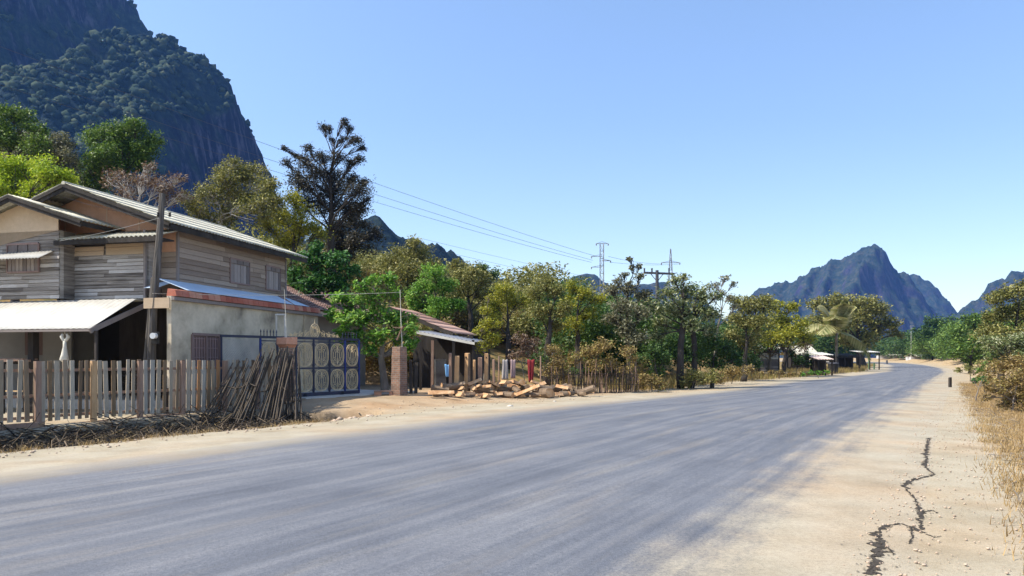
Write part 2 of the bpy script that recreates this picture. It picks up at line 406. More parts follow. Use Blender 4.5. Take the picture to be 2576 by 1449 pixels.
# ------------------------------------------------------------------ road
def resample(P_, n):
    d = np.r_[0, np.cumsum(np.hypot(*np.diff(P_, axis=0).T))]
    u = (np.arange(n)/(n-1))**1.6*d[-1]
    # smooth with catmull-like averaging
    fine = np.linspace(0, d[-1], 4000); X = np.interp(fine, d, P_[:,0]); Y = np.interp(fine, d, P_[:,1])
    k = np.hanning(61); k /= k.sum()
    Xp = np.convolve(np.pad(X, 30, 'edge'), k, 'valid'); Yp = np.convolve(np.pad(Y, 30, 'edge'), k, 'valid')
    return np.stack([np.interp(u, fine, Xp), np.interp(u, fine, Yp)], 1), u
NL, NA = 900, 40
La, ul = resample(L_EDGE, NL); Ra, ur = resample(R_EDGE, NL)
uu = np.linspace(0, 1, NA)
RP = La[:, None, :]*(1-uu)[None, :, None] + Ra[:, None, :]*uu[None, :, None]
# ragged pavement edges
ed = .06*fbm(ul*.9, 0*ul, 1, 3); ed2 = .05*fbm(ul*.9, 0*ul+5, 1, 3)
dirn = Ra-La; dirn /= np.linalg.norm(dirn, axis=1)[:, None]
RP[:, 0, :] += dirn*ed[:, None]; RP[:, -1, :] += dirn*ed2[:, None]
RZ = -.012 + .088*np.sin(np.pi*uu)[None, :]*np.ones((NL, 1))
idx = np.arange(NL*NA).reshape(NL, NA)
F = np.stack([idx[:-1,:-1], idx[:-1,1:], idx[1:,1:], idx[1:,:-1]], -1).reshape(-1, 4)
rv = np.concatenate([RP, RZ[..., None]], -1).reshape(-1, 3)
me = np_mesh('road', rv, F, True)
uv = me.uv_layers.new(name='lane')
UV = np.stack([np.broadcast_to(uu[None, :], (NL, NA)), np.broadcast_to(((ul+ur)/2)[:, None], (NL, NA))], -1).reshape(-1, 2)
li = np.zeros(len(me.loops), dtype=np.int32); me.loops.foreach_get('vertex_index', li)
uv.data.foreach_set('uv', UV[li].astype(np.float32).ravel())
rm, nt, bs, out = nmat('dusty_asphalt')
tc = coords(nt); uvn = nt.nodes.new('ShaderNodeUVMap'); uvn.uv_map = 'lane'
sp = nt.nodes.new('ShaderNodeSeparateXYZ'); nt.links.new(uvn.outputs[0], sp.inputs[0])
c, n1, n2, n3 = dust_nodes(nt, tc)
s1 = noise(nt, uvn.outputs[0], 1.0, 7, .62, (34, .10, 1)); s2 = noise(nt, uvn.outputs[0], 1.0, 5, .6, (120, .5, 1)); s3 = noise(nt, uvn.outputs[0], 1.0, 4, .6, (7, .5, 1))
asp = ramp(nt, s1, [(.25,(.085,.094,.115)),(.45,(.112,.122,.145)),(.60,(.145,.153,.173)),(.8,(.215,.216,.22))])
asp = mixc(nt, .45, asp, ramp(nt, s2, [(.35,(.82,.83,.86)),(.5,(1,1,1)),(.66,(1.2,1.19,1.15))]), 'MULTIPLY')
asp = mixc(nt, .7, asp, ramp(nt, n3, [(.34, (.5,.5,.51)), (.5, (1,1,1)), (.7, (1.5,1.48,1.42))]), 'MULTIPLY')
asp = mixc(nt, .45, asp, ramp(nt, n2, [(.34, (.6,.6,.61)), (.5, (1,1,1)), (.7, (1.4,1.38,1.34))]), 'MULTIPLY')
asp = mixc(nt, .35, asp, ramp(nt, noise(nt, tc, .55, 6, .7), [(.34, (.55,.56,.6)), (.5, (1,1,1)), (.68, (1.35,1.32,1.25))]), 'MULTIPLY')
# dust blown in from the sides and in patches
u = sp.outputs[0]
us = mth(nt, 'ADD', u, mth(nt, 'MULTIPLY', mth(nt, 'SUBTRACT', s1, .5), .11))
us = mth(nt, 'ADD', us, mth(nt, 'MULTIPLY', mth(nt, 'SUBTRACT', n1, .5), .10))
us = mth(nt, 'ADD', us, mth(nt, 'MULTIPLY', mth(nt, 'SUBTRACT', n2, .5), .05))
us = mth(nt, 'ADD', us, mth(nt, 'MULTIPLY', mth(nt, 'SUBTRACT', s3, .5), .06))
fl = nt.nodes.new('ShaderNodeMapRange'); fl.interpolation_type = 'SMOOTHSTEP'; nt.links.new(us, fl.inputs[0]); fl.inputs[1].default_value = .27; fl.inputs[2].default_value = .12
fr = nt.nodes.new('ShaderNodeMapRange'); fr.interpolation_type = 'SMOOTHSTEP'; nt.links.new(us, fr.inputs[0]); fr.inputs[1].default_value = .80; fr.inputs[2].default_value = .885
patch = ramp(nt, noise(nt, uvn.outputs[0], 1.0, 8, .65, (26, .15, 1)), [(.52,(0,0,0)),(.8,(.4,.4,.4))])
f = mth(nt, 'MAXIMUM', mth(nt, 'MAXIMUM', fl.outputs[0], fr.outputs[0]), patch, clamp=True)
cc = mixc(nt, f, asp, c)
nt.links.new(cc, bs.inputs[0]); bs.inputs['Roughness'].default_value = .8; bs.inputs['Specular IOR Level'].default_value = .3
bump(nt, bs, n3, .5, .006)
ro = link('road', me, rm); ro['kind'] = 'structure'

# crack along the broken right edge of the pavement
crk = [[(2183,1449,26),(2196,1425,16),(2208,1395,30),(2216,1370,26),(2206,1345,14),(2226,1324,10),(2262,1318,5),(2290,1326,6),(2318,1338,14),(2328,1344,10)],
 [(2322,1334,8),(2312,1312,6),(2318,1290,14),(2308,1268,5),(2298,1250,4),(2282,1235,3),(2277,1222,9),(2290,1210,12),(2318,1203,8),(2352,1194,5)], [(2352,1194,3),(2340,1186,3),(2324,1172,5)], [(2328,1344,6),(2350,1352,3),(2372,1349,2)], [(2290,1326,5),(2296,1350,3),(2285,1372,2)], [(2318,1290,6),(2344,1284,3),(2362,1292,2)], [(2216,1370,10),(2238,1384,5),(2250,1402,2)],
 [(2324,1172,10),(2331,1155,5),(2329,1140,9),(2333,1118,4),(2337,1102,6)]]
def road_z(x, y): return -.012+.088*math.sin(math.pi*min(1, max(0, 1+float(right_side(np.array([x]), np.array([y]))[0])/13.4)))
rn = random.Random(4); mb = MB()
for line in crk:
    pts = []
    for (a, b) in zip(line[:-1], line[1:]):
        pa = gxy(a[0], a[1]); pb = gxy(b[0], b[1]); n = max(2, int((pb-pa).length/.035))
        for i in range(n):
            s = i/n; p = pa.lerp(pb, s); w = (a[2]*(1-s)+b[2]*s)*p.y/FP*.66
            pts.append((p + Vector((rn.gauss(0,1), rn.gauss(0,1), 0))*w*.5, w*rn.uniform(.25, 1.7)))
    pr = []
    for i, (p, w) in enumerate(pts):
        d = (pts[min(i+1, len(pts)-1)][0]-pts[max(i-1, 0)][0]); d = d.normalized() if d.length > 0 else Vector((1, 0, 0))
        nrm = Vector((-d.y, d.x, 0)); pr.append((p+nrm*w*rn.uniform(.5, 1.1), p-nrm*w*rn.uniform(.5, 1.1)))
    for (a, b), (c2, d2) in zip(pr[:-1], pr[1:]):
        mb.poly([(q.x, q.y, road_z(q.x, q.y)+.005) for q in (a, b, d2, c2)])
    for i in range(len(pts)*2):
        p, w = rn.choice(pts); q = p+Vector((rn.gauss(0, 1), rn.gauss(0, 1), 0))*w*1.3
        s = rn.uniform(.004, .014)
        mb.poly([(q.x+s*math.cos(a), q.y+s*.8*math.sin(a), road_z(q.x, q.y)+.008) for a in (0, 1.3, 2.4, 3.9, 5.1)])
co = mb.build('road_crack', mk('crack_soil', [(.03,.025,.02),(.07,.058,.045)], 40, 1)); co['kind'] = 'structure'

# ------------------------------------------------------------------ mountains
def mountain(name, ridges, xr, yr, step, mat, warp=12, rough=8, fr=.02, floor=-5, micro=1.0, limit=None):
    """ridges: list of (polyline of 3D points, slope on the left of travel, slope on the right)"""
    xs = np.arange(xr[0], xr[1], step); ys = np.arange(yr[0], yr[1], step)
    X, Y = np.meshgrid(xs, ys)
    WX = X + warp*fbm(X*fr, Y*fr, 1, 4); WY = Y + warp*fbm(X*fr, Y*fr, 7, 4)
    Z = np.full(X.shape, -1e4)
    for pl, sl, sr in ridges:
        for a, b in zip(pl[:-1], pl[1:]):
            d = np.array([b.x-a.x, b.y-a.y]); l2 = d.dot(d)+1e-9
            t = np.clip(((WX-a.x)*d[0]+(WY-a.y)*d[1])/l2, 0, 1)
            ex = WX-a.x-t*d[0]; ey = WY-a.y-t*d[1]; ds = np.hypot(ex, ey)
            s = np.where(d[0]*ey-d[1]*ex > 0, sl, sr)
            Z = np.maximum(Z, a.z+(b.z-a.z)*t - s*ds)
    if limit is not None: Z = np.minimum(Z, limit(WX, WY))
    rg = 1-np.abs(fbm(X*fr*1.6, Y*fr*1.6, Z*fr*.8, 4))*1.4
    Z = Z + rough*(rg-.7) + rough*.3*fbm(X*fr*5, Y*fr*5, 3, 4)*micro + rough*.12*fbm(X*fr*16, Y*fr*16, 3, 2)*micro
    Zc = np.maximum(Z, floor-2)
    n, m_ = len(xs), len(ys); idx = np.arange(n*m_).reshape(m_, n)
    F = np.stack([idx[:-1,:-1], idx[:-1,1:], idx[1:,1:], idx[1:,:-1]], -1).reshape(-1, 4)
    keep = (Z.reshape(-1)[F] > floor).any(1)
    F = F[keep]; used, inv = np.unique(F, return_inverse=True)
    V = np.stack([X, Y, Zc], -1).reshape(-1, 3)[used]
    me = np_mesh(name, V, inv.reshape(F.shape), True)
    o = link(name, me, mat); o['kind'] = 'structure'
    return o, X, Y, Z
def mtnmat(name, forest, rock, sc=1.0, steep=(.35, .62)):
    m, nt, bs, out = nmat(name)
    tc = coords(nt); g = nt.nodes.new('ShaderNodeNewGeometry')
    sp = nt.nodes.new('ShaderNodeSeparateXYZ'); nt.links.new(g.outputs['Normal'], sp.inputs[0])
    n1 = noise(nt, tc, .02*sc, 6, .65); n2 = noise(nt, tc, .16*sc, 5, .7); n3 = noise(nt, tc, .05*sc, 6, .7, (3, 3, .25))
    cf = ramp(nt, n2, [(.3, forest[0]), (.5, forest[1]), (.7, forest[2])])
    cr = ramp(nt, n3, [(.3, rock[0]), (.50, rock[1]), (.66, rock[2])])
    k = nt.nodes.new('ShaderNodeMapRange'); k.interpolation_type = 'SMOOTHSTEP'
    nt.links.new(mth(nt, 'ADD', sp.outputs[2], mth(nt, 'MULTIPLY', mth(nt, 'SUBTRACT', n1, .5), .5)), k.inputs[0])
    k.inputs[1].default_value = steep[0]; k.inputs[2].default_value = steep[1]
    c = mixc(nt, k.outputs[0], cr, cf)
    nt.links.new(c, bs.inputs[0]); bs.inputs['Roughness'].default_value = 1; bs.inputs['Specular IOR Level'].default_value = .05
    bump(nt, bs, mth(nt, 'ADD', n2, n3), .8, 3/sc)
    return m
M['mtn'] = mtnmat('karst_near', [(.006,.012,.022),(.015,.027,.034),(.04,.058,.045)], [(.004,.005,.024),(.011,.012,.040),(.09,.09,.14)], 1, (.22, .42))  # navy shade of the slopes put into rock and forest colours
M['mtn_far'] = mtnmat('karst_far', [(.010,.022,.03),(.03,.045,.045),(.085,.08,.065)], [(.012,.013,.048),(.035,.033,.075),(.09,.078,.115)], .5)  # blue of distance and shade worked into these base colours
def PL(*a): return [P(*x) for x in a]
def cliff(x, y):
    """east wall of the near mountain: steep rock rounding over into a dome, lower towards the front"""
    a = np.array((-228.0, 430.0)); b = np.array((-217.0, 640.0)); d = (b-a)/np.linalg.norm(b-a)
    s = -((x-a[0])*d[1]-(y-a[1])*d[0])
    s = s*np.interp(y, [300, 380, 440, 520, 590, 640], [.3, .35, .42, .55, .8, 1.0])
    pr = np.interp(s, [-40, -3, 0, 3, 8, 20, 40, 75, 110, 150, 300], [-300, -60, 40, 110, 165, 218, 248, 274, 292, 420, 900])
    g = np.interp(y, [300, 380, 440, 520, 590, 640, 900], [.05, .3, .52, .78, .94, 1, 1.1])
    return pr*g
mo_l, MX, MY, MZ = mountain('mountain', [
   (PL((-420,-420,560),(-120,-330,640),(200,-110,760),(330,0,790),(345,12,800)), 1.2, 2.6),
   (PL((-420,250,430),(-100,190,470),(0,158,500),(90,125,530),(180,98,560),(330,52,610),(400,70,630),(445,100,635),(500,142,640),(545,190,645),(590,245,645),(618,300,640),(636,345,635),(645,400,630),(648,470,625)), 2.0, 1.05),
   (PL((400,70,630),(445,100,635),(500,142,640),(545,190,645),(590,245,645),(618,300,640),(636,345,635),(645,400,630),(650,500,620)), 1.8, 2.6),
   (PL((330,52,610),(310,180,560),(300,330,500),(260,470,440)), 2.6, .95),
 ], (-760, -180), (330, 900), 2.4, M['mtn'], warp=7, rough=8, fr=.022, limit=cliff)
mo_m, *_ = mountain('mountain', [
   (PL((740,640,420),(800,580,420),(870,525,420),(925,545,430),(965,578,440),(1000,592,460),(1040,603,480),(1100,612,520),(1140,640,560),(1175,664,620),(1200,668,640),(1240,690,680),(1275,708,720),(1340,735,760)), 1.4, 1.0),
 ], (-170, 60), (300, 860), 2.6, M['mtn'], warp=5, rough=5, fr=.03)
mo_n, *_ = mountain('mountain', [
   (PL((1380,740,1500),(1420,705,1500),(1450,690,1500),(1480,684,1500),(1505,690,1500),(1540,715,1500),(1600,712,1600),(1650,706,1600),(1700,712,1600),(1760,740,1600)), 1.0, 1.2),
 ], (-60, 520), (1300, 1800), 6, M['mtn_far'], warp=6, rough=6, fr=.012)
def peak_side(x, y):
    a = np.array((570.0, 1340.0)); b = np.array((1051.0, 1790.0)); d = (b-a)/np.linalg.norm(b-a)
    s = -((x-a[0])*d[1]-(y-a[1])*d[0])
    return np.interp(s, [-80, 0, 33, 63, 79, 90, 105, 125, 160, 300], [-120, 80, 133, 188, 222, 256, 280, 300, 420, 900])*np.interp(y, [1300, 1450, 1780], [.3, .5, 1])
mo_r, *_ = mountain('mountain', [
   (PL((1760,800,1950),(1885,738,1950),(1912,712,1950),(1935,702,1940),(1975,700,1930),(2000,688,1920),(2050,668,1900),(2085,652,1880),(2130,648,1860),(2165,628,1830),(2190,610,1800),(2212,604,1800),(2236,608,1800),(2250,635,1800),(2266,668,1800),(2290,705,1800),(2330,760,1790),(2380,800,1780)), 1.5, .95),
   (PL((2212,604,1800),(2170,690,1640),(2115,760,1480),(2080,860,1340)), 2.4, .8),
   (PL((2212,604,1800),(2236,608,1800),(2266,668,1795),(2300,716,1790),(2345,765,1790)), 1.5, 2.0),
   (PL((2050,668,1900),(1990,760,1700)), 1.3, 1.0),
   (PL((2085,652,1880),(2060,760,1640)), 1.5, 1.0),
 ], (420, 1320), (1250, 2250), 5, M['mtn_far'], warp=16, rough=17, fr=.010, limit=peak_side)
mo_s, *_ = mountain('mountain', [
   (PL((2200,720,2300),(2275,690,2300),(2300,692,2300),(2335,708,2300),(2355,735,2300),(2385,765,2300),(2420,800,2300)), 1.2, 1.2),
   (PL((2380,800,1700),(2400,768,1700),(2440,745,1700),(2480,712,1700),(2520,700,1700),(2545,682,1700),(2570,677,1700),(2640,660,1700),(2760,640,1700)), 1.4, 1.0),
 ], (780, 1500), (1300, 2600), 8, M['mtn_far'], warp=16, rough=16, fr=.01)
# ------------------------------------------------------------------ wooden house
C0 = Vector((-10.4, 23.0, 0)); HU = Vector((.9724, -.2334, 0)); HV = Vector((.2334, .9724, 0)); HROT = math.atan2(-.2334, .9724)
def hl_b(px, b):
    """local a of pixel column px on the plane b = const"""
    k = (px-CX)/FP
    return (k*(C0.y+b*HV.y) - C0.x - b*HV.x)/(HU.x - k*HU.y)
def hl_a(px, a):
    k = (px-CX)/FP
    return (k*(C0.y+a*HU.y) - C0.x - a*HU.x)/(HV.x - k*HV.y)
def hzp(py, a, b):
    Y = C0.y + a*HU.y + b*HV.y
    return H - (py-HZ)*Y/FP
M['plaster_shaded'] = mk('shaded_plaster', [(.22,.21,.2),(.30,.29,.27)], 1, .95)  # plaster darkened in colour to stand for shade
house = empty('wooden_house', C0, HROT)
tag(house, 'two-storey house of weathered grey planks over a plastered ground floor, white awning in front', 'house')
YZ = -.02
def planks(mb, o, d, length, z0, z1, h=.17, seed=1, nrm=(0, -1), ztop=None, th=.02, seg=(1.0, 2.6)):
    """horizontal lapped boards on the vertical plane through o=(a,b) along d=(da,db)"""
    r = random.Random(seed); n = int(math.ceil((z1-z0)/h))
    for i in range(n):
        za = z0+i*h; zb = min(z0+(i+1)*h-.012, z1); s = 0.0
        while s < length-1e-3:
            e = min(length, s+r.uniform(*seg))
            if length-e < .3: e = length
            off = r.uniform(0, .008); lo = th+off+.008; hi = th*.5+off
            j = r.uniform(-.006, .006)
            def pt(t, dd, z): return (o[0]+d[0]*t+nrm[0]*dd, o[1]+d[1]*t+nrm[1]*dd, z)
            a_, b_ = s+.002, e-.002
            zt = zb if ztop is None else min(zb, max(ztop(s), ztop(e)))
            if zt > za:
                mb.hexa([pt(a_, 0, za+j), pt(b_, 0, za+j), pt(b_, lo, za+j), pt(a_, lo, za+j)],
                        [pt(a_, 0, zt), pt(b_, 0, zt), pt(b_, hi, zt), pt(a_, hi, zt)])
            s = e
def rect(mb, a0, a1, b0, b1, z0, z1): mb.box(min(a0, a1), max(a0, a1), min(b0, b1), max(b0, b1), z0, z1)
def corr(p00, p10, p01, pitch=.15, amp=.022, rows=1, name='roof', m=None, parent=None, th=.012, step=.0):
    """corrugated sheet: p00->p10 across the waves, p00->p01 down the slope"""
    p00 = Vector(p00); e = Vector(p10)-p00; s = Vector(p01)-p00; nrm = e.cross(s).normalized()
    if nrm.z < 0: nrm = -nrm
    n = max(2, int(e.length/pitch*8)); mb = MB()
    for r_ in range(rows):
        base = len(mb.v); r0, r1 = r_/rows, (r_+1)/rows+(.02 if r_ < rows-1 else 0)
        lift0 = 0; lift1 = step
        for k, (rr, lf) in enumerate(((r0, lift0), (r1, lift1))):
            for i in range(n+1):
                t = i/n
                mb.v.append(tuple(p00+e*t+s*rr+nrm*(amp*math.cos(2*math.pi*t*e.length/pitch)+lf)))
        for i in range(n): mb.f.append((base+i, base+i+1, base+n+2+i, base+n+1+i))
    return mb.build(name, m, parent, smooth=True, solid=th)

FB = 3.42                                   # underside of the upper storey (front)
bayR = hl_b(365, -.6); bayL = hl_b(150, -.6); wingR = hl_b(150, -1.2)
ridge_a, ridge_z = hl_b(160, -1.0), 6.98; eave_a, eave_z = .5, 5.62
sl = (ridge_z-eave_z)/(eave_a-ridge_a)
sideL = 6.3
# walls
mb = MB(); planks(mb, (0, 0), (0, 1), sideL, 3.9, 5.72, .165, 3, (1, 0)); rect(mb, -.12, 0, 0, sideL, 3.4, 5.7)
side = mb.build('side_wall', M['plank_brown'], house)
mb = MB(); planks(mb, (bayR, 0), (1, 0), -bayR, 3.75, 5.72, .165, 5, (0, -1), seg=(2, 3)); rect(mb, bayR, 0, .01, .12, 3.4, 5.7)
mb.build('front_wall', M['plank_brown'], house)
mb = MB(); planks(mb, (bayL, -.6), (1, 0), bayR-bayL, FB, 4.78, .112, 7, (0, -1), seg=(.7, 2.4)); rect(mb, bayL, bayR, -.58, -.45, FB, 5.4)
rect(mb, bayR-.12, bayR-.01, -.45, 0, FB, 5.4)
bay = mb.build('bay_wall', M['plank'], house)
mb = MB(); planks(mb, (hl_b(268, -.6), -.6), (1, 0), bayR-hl_b(268, -.6), 4.78, 5.25, .235, 8, (0, -1), seg=(5, 6)); planks(mb, (bayL, -.6), (1, 0), hl_b(262, -.6)-bayL, 4.78, 5.06, .14, 9, (0, -1), seg=(5, 6))
mb.build('new_boards', M['plank_tan'], house)
mb = MB(); rect(mb, bayL+.03, hl_b(264, -.6), -.615, -.6, 5.07, 5.25); mb.build('vent_gap_shade', M['void'], house)  # dark slab on the boards, painted as the shade in an opening
mb = MB(); planks(mb, (-12.0, -1.2), (1, 0), wingR+12.0, FB, 5.48, .12, 11, (0, -1), seg=(.8, 2.6)); rect(mb, -12.0, wingR, -1.18, -1.05, FB, 5.5)
rect(mb, wingR-.12, wingR-.01, -1.05, -.6, FB, 5.5)
mb.build('wing_wall', M['plank'], house)
# corner posts
mb = MB()
for a_, b_ in ((0, 0), (bayR, -.6), (bayL, -.63), (bayR+.05, 0), (0, sideL)):
    mb = MB(); rect(mb, a_-.02, a_+.055, b_-.055, b_+.02, 3.4, 5.5); mb.build('corner_board', M['shutter_grey'], house)
# gable triangles
mb = MB()
def ztop_main(a): return ridge_z-.10 - sl*abs(a-ridge_a)
gl = ridge_a-(0-ridge_a)*1.0
mb.poly([(gl-.9, -.02, 4.9), (0, -.02, 4.9), (0, -.02, ztop_main(0)), (ridge_a, -.02, ztop_main(ridge_a)), (gl-.9, -.02, ztop_main(gl-.9))])
g = mb.build('gable_panel', M['gable'], house, solid=.03)
mb = MB()
for a_ in (ridge_a-.9, ridge_a+.7, ridge_a+1.9):
    mb = MB(); rect(mb, a_, a_+.02, -.045, -.035, 5.5, ztop_main(a_)-.02); mb.build('joint_strip', M['gable_tan'], house)
wpk_a, wpk_z = hl_b(20, -1.8), hzp(490, hl_b(20, -1.8), -1.8)
wev_a = hl_b(203, -1.8); wev_z = hzp(553, wev_a, -1.8)
wsl = (wpk_z-wev_z)/(wev_a-wpk_a)
mb = MB()
mb.poly([(-11.8, -1.22, 5.49), (wingR-.02, -1.22, 5.49), (wingR-.02, -1.22, wpk_z-.12-wsl*(wingR-wpk_a)), (wpk_a, -1.22, wpk_z-.12), (-11.8, -1.22, wpk_z-.12-wsl*(wpk_a+11.8))])
mb.build('gable_panel', M['gable_tan'], house, solid=.03)
# roofs
RB0, RB1 = -1.0, 7.2
corr((ridge_a, RB0, ridge_z), (ridge_a, RB1, ridge_z), (eave_a, RB0, eave_z), .16, .024, 4, 'roof', M['roofgrey'], house, step=.012)
le = 2*ridge_a-eave_a
corr((ridge_a, RB0, ridge_z), (ridge_a, RB1, ridge_z), (le-.4, RB0, eave_z-.14), .16, .024, 4, 'roof', M['roofgrey'], house, step=.012)
mb = MB(); mb.tube([(ridge_a, RB0-.02, ridge_z+.0), (ridge_a, RB1, ridge_z+.0)], .07, 8); mb.build('ridge_cap', M['roofgrey'], house)
mb = MB()
for s_, ea, ez in ((1, eave_a, eave_z), (-1, le-.4, eave_z-.14)):
    mb.bar((ridge_a, RB0+.03, ridge_z-.13), (ea, RB0+.03, ez-.13), .04, .2, (0, 0, 1))
    mb.bar((ridge_a, RB0-.01, ridge_z-.07), (ea, RB0-.01, ez-.07), .03, .09, (0, 0, 1))
mb.bar((eave_a-.05, RB0+.05, eave_z-.11), (eave_a-.05, RB1, eave_z-.11), .03, .16)
mb.build('barge_board', M['darkwood'], house)
mb = MB()
for b_ in np.arange(RB0+.4, RB1, .8): mb.bar((ridge_a, b_, ridge_z-.12), (eave_a-.1, b_, eave_z-.10), .05, .1)
mb.build('rafters', M['darkwood'], house)
wl_a = 2*wpk_a-wev_a
corr((wpk_a, -1.8, wpk_z), (wpk_a, .6, wpk_z), (wev_a, -1.8, wev_z), .16, .024, 2, 'roof', M['roofgrey'], house, step=.012)
corr((wpk_a, -1.8, wpk_z), (wpk_a, .6, wpk_z), (wl_a, -1.8, wev_z), .16, .024, 2, 'roof', M['roofgrey'], house, step=.012)
mb = MB()
for ea in (wev_a, wl_a):
    mb.bar((wpk_a, -1.77, wpk_z-.12), (ea, -1.77, wev_z-.12), .04, .17); mb.bar((wpk_a, -1.81, wpk_z-.06), (ea, -1.81, wev_z-.06), .03, .08)
mb.bar((wev_a-.03, -1.75, wev_z-.1), (wev_a-.03, .3, wev_z-.1), .03, .13)
mb.build('barge_board', M['darkwood'], house)
# canopy over the bay
ca0, ca1 = hl_b(122, -1.25), hl_b(402, -1.25)
cz0 = hzp(576, ca1, -.1); cz1 = hzp(591, ca1, -1.25)
corr((ca0+.25, -.08, cz0), (ca1, -.08, cz0), (ca0+.25, -1.25, cz1), .16, .022, 1, 'canopy', M['roofgrey'], house)
mb = MB(); rect(mb, ca0+.2, ca1, -1.27, -1.22, cz1-.17, cz1-.03); rect(mb, ca0+.22, ca1, -1.15, -.62, cz1-.1, cz1-.06); mb.build('canopy_fascia', M['darkwood'], house)
# flashing sheet above the extension
xw = 1.02; TZ = 3.50
mb = MB(); mb.poly([(.0, -.9, 3.98), (.0, 6.35, 3.98), (xw, 6.35, TZ+.1), (xw, -.9, TZ+.1)]); mb.poly([(bayR+.2, -.025, 3.98), (-.001, -.025, 3.98), (-.001, -.9, 3.7), (bayR+.2, -.9, 3.7)])
mb.build('flashing_sheet', M['shaded_sheet'], house, solid=.01)
# extension wall of the ground floor
eb0 = hl_a(431, 1.0); eb1 = hl_a(800, 1.0)
mb = MB(); wy0, wy1 = hl_a(483, 1.0), hl_a(552, 1.0); wz0, wz1 = 1.25, hzp(841, 1.0, wy0)
rect(mb, .85, 1.0, eb0, wy0, YZ, 3.38); rect(mb, .85, 1.0, wy1, eb1-1.1, YZ, 3.38)
rect(mb, .85, 1.0, wy0, wy1, YZ, wz0); rect(mb, .85, 1.0, wy0, wy1, wz1, 3.38)
rect(mb, -2.2, .85, eb1-.15, eb1, YZ, 3.38)
mb.build('ground_floor_wall', M['plaster'], house)
mb = MB(); rect(mb, .85, 1.0, eb1-1.1, eb1, YZ, 3.38); rect(mb, .99, 1.05, eb1-1.16, eb1-1.08, YZ, 3.38)
mb.build('ground_floor_wall', M['plaster_tan'], house)['label'] = 'tan end bay of the plastered wall'
w = MB(); rect(w, .93, 1.03, wy0-.05, wy0+.04, wz0, wz1); rect(w, .93, 1.03, wy1-.04, wy1+.05, wz0, wz1); rect(w, .93, 1.03, wy0, wy1, wz1-.03, wz1+.05); rect(w, .93, 1.03, (wy0+wy1)/2-.03, (wy0+wy1)/2+.03, wz0, wz1)
wf = w.build('window', M['shutter'], house)
w = MB()
for s in (0, 1):
    y0 = wy0+.05+s*(wy1-wy0)/2; y1 = y0+(wy1-wy0)/2-.1
    rect(w, .95, .975, y0, y1, wz0+.02, wz1-.04)
w.build('shutter', M['shutter'], wf)
w = MB()
for s in (0, 1):
    y0 = wy0+.08+s*(wy1-wy0)/2; y1 = y0+(wy1-wy0)/2-.16
    for k in range(5):
        yy = y0+(y1-y0)*k/4; rect(w, .995, 1.008, yy-.008, yy+.008, wz0+.05, wz1-.08)
    for k in range(4):
        zz = wz0+.08+(wz1-wz0-.2)*k/3; rect(w, 1.008, 1.016, y0, y1, zz-.008, zz+.008)
w.build('window_bars', M['cloth_pink'], wf)
# tile capping: box tiles along the top of the wall
mb = MB(); b_ = eb0+.05
while b_ < eb1-.02:
    e_ = min(b_+.30, eb1)
    mb.hexa([(.80, b_, TZ-.12), (1.13, b_, TZ-.12), (1.13, e_-.012, TZ-.12), (.80, e_-.012, TZ-.12)], [(.84, b_, TZ+.10), (1.09, b_, TZ+.05), (1.09, e_-.012, TZ+.065), (.84, e_-.012, TZ+.115)])
    b_ = e_
mb.build('ridge_tiles', M['tile_red'], house)
mb = MB(); rect(mb, 1.0, 1.10, eb0, eb1+.15, 3.26, 3.36); mb.build('wall_plate', M['shutter_grey'], house)
mb = MB(); rect(mb, .2, 1.06, eb0-.16, eb0-.12, 3.02, 3.32); mb.build('name_board', M['plank_tan'], house)
# awning
aa = hl_b(379, -.62); az = hzp(756, aa, -.62); nb = hl_a(226, aa); nz_ = hzp(826, aa, nb)
corr((-13.0, -1.23, az+.0), (aa, -1.23, az-.0), (-13.0, nb, nz_), .2, .006, 1, 'awning', M['white_metal'], house, th=.01)
mb = MB(); rect(mb, bayL-.2, aa, -1.25, -.6, az-.02, az+.0); mb.build('awning', M['white_metal'], house)
mb = MB(); mb.bar((aa, -.62, az-.07), (aa, nb, nz_-.07), .05, .14); mb.bar((-13, nb+.02, nz_-.05), (aa, nb+.02, nz_-.05), .04, .06); mb.build('awning_frame', M['shutter_grey'], house)
mb = MB()
for px, b_, wd in ((84, -2.2, .2), (242, nb+.15, .07), (374, -.7, .12)):
    a_ = hl_b(px, b_); rect(mb, a_-wd/2, a_+wd/2, b_-wd/2, b_+wd/2, YZ, (nz_-.06 if b_ < -1.5 else FB)); mb.build('porch_post', M['darkwood'], house); mb = MB()
# porch floor, back walls, ceiling
PB = 2.6
mb = MB(); rect(mb, -13, .84, -.7, PB+.5, YZ-.4, .30); mb.build('porch_floor', M['concrete'], house)
mb = MB(); rect(mb, hl_b(14, PB), hl_b(72, PB)-.0, PB-1.6, PB-1.5, .36, 3.3); mb.build('porch_wall', M['plaster_tan'], house)['label'] = 'sunlit tan wall at the open end of the porch'
mb = MB(); rect(mb, -13, .9, PB+.4, PB+.5, .36, 3.38); rect(mb, hl_b(72, PB), hl_b(160, PB), PB-.1, PB, .36, 3.38); rect(mb, hl_b(160, PB), hl_b(230, PB), PB-.9, PB-.8, .36, 3.38); mb.build('porch_wall', M['plaster_shaded'], house)  # duller plaster here carries the shade of the porch
mb = MB(); rect(mb, hl_b(300, PB), .84, PB, PB+.1, .36, 3.38); mb.build('porch_wall', M['darkwood'], house)['label'] = 'rear wall of the porch, painted dark as shade, behind the stacked sticks'  # near-black colour stands for the deep shade at this end
mb = MB(); rect(mb, hl_b(230, PB), hl_b(300, PB), PB+.2, PB+.3, .36, 3.38); mb.build('doorway_shade', M['void'], house)  # near-black panel painted as the shade of the interior
mb = MB(); rect(mb, -13, .86, -.6, 6.2, 3.36, 3.40); mb.build('upper_floor', M['darkwood'], house)
